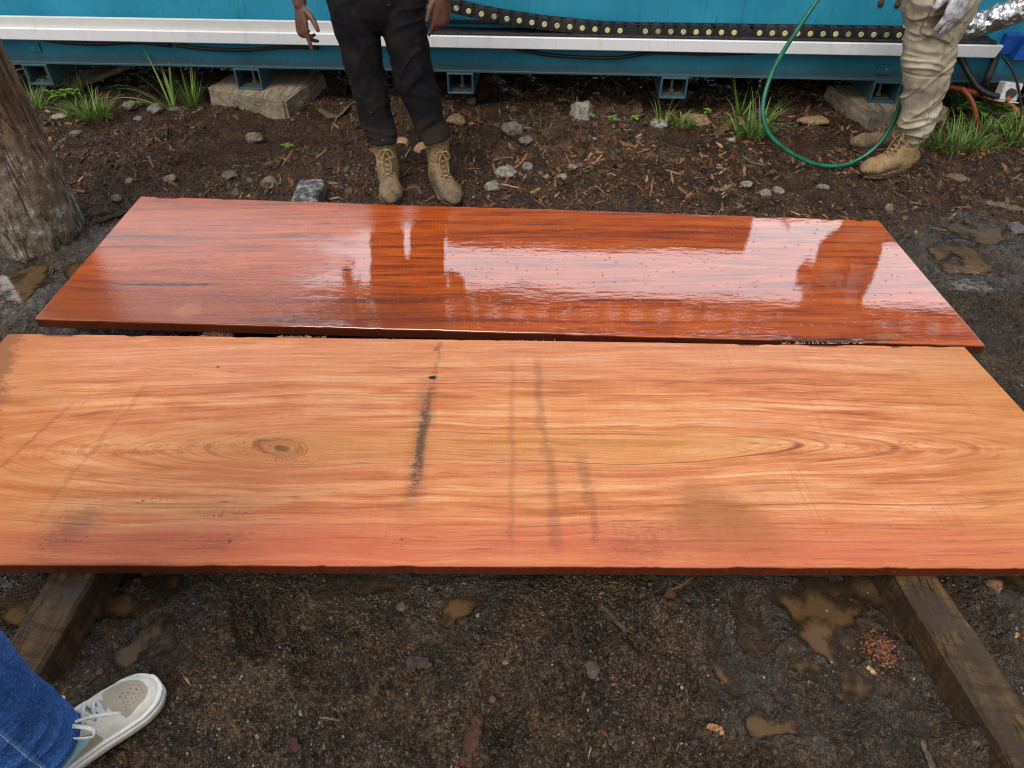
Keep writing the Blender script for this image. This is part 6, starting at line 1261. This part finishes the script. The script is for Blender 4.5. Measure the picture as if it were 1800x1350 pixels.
for i, (P, w_, t_, col, lab, nm) in enumerate([
    ([(705, 307), (730, 300), (755, 288)], .022, .008, rd, 'red brown bark strip lying between the two brown boots', 'bark_strip'), ([(712, 333), (728, 328), (742, 340)], .024, .010, (.15, .08, .05), 'curled brown bark piece in front of the strip between the boots', 'bark_strip'),
    ([(735, 360), (755, 352), (765, 348)], .012, .006, tb, 'thin splinter between the toes of the brown boots', 'stick'), ([(903, 296), (918, 280), (930, 265)], .012, .006, or_, 'orange leaf like splinter right of the brown boots', 'stick'),
    ([(865, 278), (885, 276), (905, 274)], .016, .006, tb, 'pale flat bark strip left of the orange splinter', 'bark_strip'), ([(880, 333), (890, 318), (896, 305)], .018, .008, (.18, .095, .05), 'brown bark strip leaning over the pale pitted stones', 'bark_strip'),
    ([(1055, 203), (1085, 212), (1110, 211), (1135, 203)], .018, .016, (.17, .125, .09), 'crooked stick on the rubble right of the large angular stone', 'stick'), ([(1118, 258), (1124, 242), (1132, 226)], .024, .010, tb, 'pale bark strip below the crooked stick', 'bark_strip'),
    ([(1120, 203), (1120, 185), (1116, 163)], .060, .02, (.14, .085, .055), 'broad upright bark slab against the rubble near the fourth container foot', 'bark_strip'), ([(1190, 188), (1205, 176), (1218, 165)], .040, .014, (.13, .07, .04), 'brown bark slab right of the fourth container foot', 'bark_strip'),
    ([(1258, 238), (1272, 228), (1288, 215)], .050, .02, (.17, .085, .045), 'brown bark piece between the hose and the tan wood lump', 'bark_strip'), ([(1305, 275), (1325, 282), (1345, 290)], .024, .01, (.13, .10, .075), 'grey bark strip left of the hose on the mud', 'bark_strip'),
    ([(1250, 337), (1270, 330), (1285, 318)], .030, .012, (.26, .18, .115), 'pale splintered wood piece behind the middle of the wet slab', 'bark_strip'), ([(1733, 355), (1765, 362), (1800, 372)], .05, .02, (.17, .125, .085), 'split pale bark bundle at the right edge beyond the wet slab', 'bark_strip'),
    ([(1640, 395), (1655, 378), (1670, 362)], .018, .012, dk, 'dark stick right of the wet slab corner', 'stick'), ([(1722, 278), (1727, 265), (1733, 248)], .030, .012, (.40, .15, .06), 'orange brick coloured wood chip below the grass at the right', 'wood_chip'),
    ([(1500, 352), (1530, 356), (1560, 362)], .016, .008, dk, 'dark bark strip lying behind the right end of the wet slab', 'bark_strip'), ([(170, 395), (200, 380), (220, 372)], .035, .014, dk, 'dark bark piece between the timber post and the wet slab', 'bark_strip'),
    ([(190, 360), (215, 350), (232, 372)], .028, .012, dk, 'dark bark piece touching the left back corner of the wet slab', 'bark_strip'), ([(815, 1345), (828, 1300), (842, 1252)], .030, .010, (.075, .034, .022), 'dark reddish bark stick on the mud at the bottom middle', 'stick'),
    ([(715, 1172), (735, 1165), (758, 1172)], .028, .010, (.06, .042, .036), 'dark curled bark piece left of the yellow pebble', 'bark_strip'), ([(1062, 1072), (1085, 1092), (1105, 1108)], .014, .008, (.07, .055, .05), 'dark twig on the mud in front of the dry slab, right of the middle', 'stick'),
    ([(1243, 1275), (1258, 1282), (1272, 1290)], .016, .006, (.40, .19, .09), 'orange splinter beside the lower right puddle', 'stick'), ([(1525, 1170), (1532, 1178), (1540, 1186)], .012, .005, (.55, .40, .20), 'pale yellow splinter beside the sawdust clump', 'stick'),
    ([(1622, 1300), (1628, 1325), (1640, 1352)], .014, .008, (.13, .10, .075), 'greyish stick at the bottom right, left of the bearer', 'stick'), ([(505, 1292), (515, 1305), (524, 1320)], .016, .010, (.06, .022, .022), 'dark red splinter on the gravel right of the sneaker', 'stick'),
    ([(1175, 1045), (1195, 1030), (1220, 1012)], .006, .006, (.20, .10, .05), 'thin curved red root under the front edge of the dry slab', 'stick'), ([(395, 292), (420, 292), (445, 290)], .014, .006, tb, 'thin brown splinter left of the grey bearer end', 'stick'),
    ([(560, 190), (590, 205), (615, 190)], .045, .014, (.16, .10, .06), 'curved bark piece left of the black trousers', 'bark_strip')]):
    stick(P, w_, t_, col, lab, nm, nm.replace('_', ' '), i*3+1)
# sawdust clump
q = gp(1545, 1142); rg = np.random.default_rng(3); bb = MB(); pv, pf = ico(1, 5, .5)
for k in range(900):
    r_ = min(abs(rg.normal(0, .42)), 1.0); a = rg.uniform(0, 2*pi); x, y = q[0]+cos(a)*r_*.048+.004*rg.normal(), q[1]+sin(a)*r_*.055; s = rg.uniform(.0022, .0058); z = max(gh1(x, y), LEVEL)+max(0, .020*(1-r_*1.1))*rg.random()
    bb.add((pv*np.array([s*1.4, s, s*.8])+np.array([x, y, z+.002]), pf), np.array([(.26, .105, .055), (.19, .075, .042), (.34, .17, .095), (.12, .05, .03)][k % 4])*rg.uniform(.7, 1.2))
o = bb.put('sawdust_heap', M['litter'], loc=tuple(q), smooth=False); tag(o, 'pinkish sawdust clump in the puddled mud near the right bearer', 'sawdust')

# ------------------------------------------------------------------ grass and seedlings
def blade(b0, dirv, L, w_, droop, rg, n=7):
    d = nrm(dirv); s = nrm(np.cross(d, (0, 0, 1)) if abs(d[2]) < .98 else np.array([1, 0, 0])); P = [np.array(b0, float)]; cur = d
    for i in range(n): P.append(P[-1]+cur*L/n); cur = nrm(cur+np.array([0, 0, -droop*(i+1)/n])+nrm((d[0]+1e-4, d[1], 0))*droop*.35/n)
    V = []; 
    for i, p in enumerate(P): t = i/n; ww = w_*(1-t**1.8)*(.6+.4*min(1, t*4))+.0003; V += [p-s*ww/2, p+np.array([0, 0, -ww*.22]), p+s*ww/2]
    F = [(i*3+j, i*3+j+1, i*3+j+4, i*3+j+3) for i in range(n) for j in range(2)]; return np.array(V), F
GR = [(.10, .21, .030), (.15, .28, .045), (.20, .34, .06), (.085, .17, .03), (.24, .34, .08)]
def grass(px, py, label, n, L, spread, droop, w_=.006, lean=(0, 0), dry=.08, seed=0, up=1.0, heads=0):
    rg = np.random.default_rng(seed+40); p = gp(px, py); b = MB()
    for k in range(n):
        a = rg.uniform(0, 2*pi); r_ = spread*sqrt(rg.random()); x, y = p[0]+cos(a)*r_, p[1]+sin(a)*r_*.6; z = gh1(x, y)-.004
        a2 = a+rg.normal(0, .6); o_ = rg.uniform(.15, 1.1); ll = L*rg.uniform(.35, 1.15)
        col = np.array(GR[rg.integers(len(GR))])*rg.uniform(.75, 1.2)
        if rg.random() < dry: col = np.array([.30, .22, .10])*rg.uniform(.6, 1)
        b.add(blade((x, y, z), (cos(a2)*o_+lean[0], sin(a2)*o_+lean[1], up*rg.uniform(.7, 1.2)), ll, w_*rg.uniform(.8, 1.6), droop*rg.uniform(.5, 1.8), rg), col)
    for k in range(heads):
        x, y = p[0]+rg.normal(0, spread*.4), p[1]; z = gh1(x, y); top = np.array([x+lean[0]*L*1.2+rg.normal(0, .03), y, z+L*1.35]); st = spl(np.array([(x, y, z), (x+lean[0]*L*.3, y, z+L*.8), top]), 10); b.add(tube(st, np.linspace(.0016, .0008, 10), 5), (.14, .20, .05))
        for m in range(14): q = st[9-m//3]*(1)+rg.normal(0, .004, 3); b.add(blade(q, (rg.normal(), rg.normal(), .8), .014, .004, .1, rg, 2), (.22, .24, .09))
    o = b.put('grass_clump', M['leaf'], loc=(p[0], p[1], gh1(p[0], p[1])), smooth=False); tag(o, label, 'grass'); return o
grass(62, 190, 'tall thin grass with seed heads behind the timber post', 60, .20, .07, .22, .005, (.0, 0), .10, 1, heads=3)
grass(158, 205, 'short dense grass clump right of the timber post', 150, .17, .11, .28, .0055, (0, -.1), .08, 2)
grass(140, 165, 'thin grass with loose blades behind the short dense clump', 36, .22, .06, .25, .005, (0, 0), .1, 12, heads=2)
grass(300, 188, 'long arching grass blades leaning left in front of the container rail', 11, .46, .03, .30, .012, (-.75, 0), 0, 3)
grass(338, 186, 'upright narrow grass clump left of the left timber block', 46, .27, .035, .10, .006, (.05, 0), .03, 4, 1.5)
grass(1168, 222, 'small sparse grass tuft with a seed stalk under the fourth container foot', 34, .15, .06, .25, .006, (0, -.05), .1, 5, heads=1)
grass(1200, 226, 'low leafy grass tuft right of the seed stalk', 60, .13, .06, .35, .006, (0, -.1), .06, 6)
grass(1318, 240, 'tall loose grass clump left of the green hose', 90, .23, .08, .30, .0065, (0, -.05), .06, 7, heads=1)
grass(1300, 205, 'few long grass blades rising behind the loose clump', 8, .34, .02, .22, .009, (-.1, 0), 0, 13)
grass(1678, 262, 'dense low grass patch right of the tan boot', 230, .16, .17, .30, .006, (-.05, -.15), .14, 8)
grass(1700, 195, 'tall grass standing against the container right of the khaki trousers', 90, .26, .09, .15, .007, (0, 0), .06, 9, 1.4)
grass(1795, 255, 'thin grass at the right edge under the thin black cable', 120, .18, .10, .25, .006, (0, -.05), .15, 10)
grass(1735, 235, 'sparse grass between the dense patch and the leafy plants', 80, .15, .10, .28, .006, (0, -.1), .1, 11)
def leafy(px, py, label, n, h, ll, seed=0, col=(.13, .30, .035), spread=.04, name='seedling'):
    rg = np.random.default_rng(seed+70); p = gp(px, py); z = gh1(p[0], p[1]); b = MB()
    for k in range(max(1, n//6)):
        x, y = p[0]+rg.normal(0, spread), p[1]+rg.normal(0, spread*.5); top = np.array([x+rg.normal(0, .02), y-.01, z+h*rg.uniform(.6, 1.1)]); st = spl(np.array([(x, y, z-.003), ((x+top[0])/2, y, z+h*.5), top]), 8); b.add(tube(st, .0015, 5), (.12, .17, .05))
        for m in range(min(6, n)):
            q = st[7-m//2] if m > 1 else st[7]; a = m*2.4+rg.uniform(0, 1); d = nrm((cos(a), sin(a), rg.uniform(.05, .5))); s = nrm(np.cross(d, (0, 0, 1))); L_ = ll*rg.uniform(.7, 1.15); V = []; 
            for t in np.linspace(0, 1, 7): ww = L_*.62*sin(pi*min(1, t*.93+.05))**.8/2; c_ = q+d*L_*t+np.array([0, 0, -.25*L_*t*t]); V += [c_-s*ww+np.array([0, 0, ww*.25]), c_, c_+s*ww+np.array([0, 0, ww*.25])]
            b.add((np.array(V), [(i*3+j, i*3+j+1, i*3+j+4, i*3+j+3) for i in range(6) for j in range(2)]), np.array(col)*rg.uniform(.7, 1.25))
    o = b.put(name, M['leaf'], loc=(p[0], p[1], z), smooth=True); tag(o, label, 'plant'); return o
leafy(122, 180, 'light green leafy plant in the grass right of the timber post', 30, .07, .05, 1, (.20, .38, .04), .05, 'leafy_plant')
leafy(1745, 222, 'heart leaved green plant below the pale plug box', 48, .11, .055, 2, (.14, .32, .05), .09, 'leafy_plant')
leafy(1785, 225, 'small leaved green plant at the right edge behind the thin cable', 30, .09, .045, 3, (.13, .30, .05), .06, 'leafy_plant')
for i, (a, b_, lab) in enumerate([(901, 172, 'tiny seedling right of the middle container foot'), (985, 185, 'pale green seedling left of the large angular stone'), (1046, 235, 'seedling with several leaves right of the large angular stone'), (1054, 218, 'tiny leaf just above the many leaved seedling'),
    (542, 262, 'tiny two leaf seedling on the mud left of the brown boots'), (1228, 202, 'seedling growing on the tan crumbly wood lump'), (1130, 215, 'yellow green seedling left of the small grass tuft')]):
    leafy(a, b_, lab, 6, .035 if i != 5 else .06, .034, i+10, (.22, .42, .05))
grass(492, 330, 'single grass sprig beside the flat tan stone', 5, .06, .01, .2, .005, (.2, 0), 0, 31)
grass(950, 255, 'dry thin grass stalks right of the round rubble stone', 14, .14, .04, .2, .003, (0, 0), .6, 32)
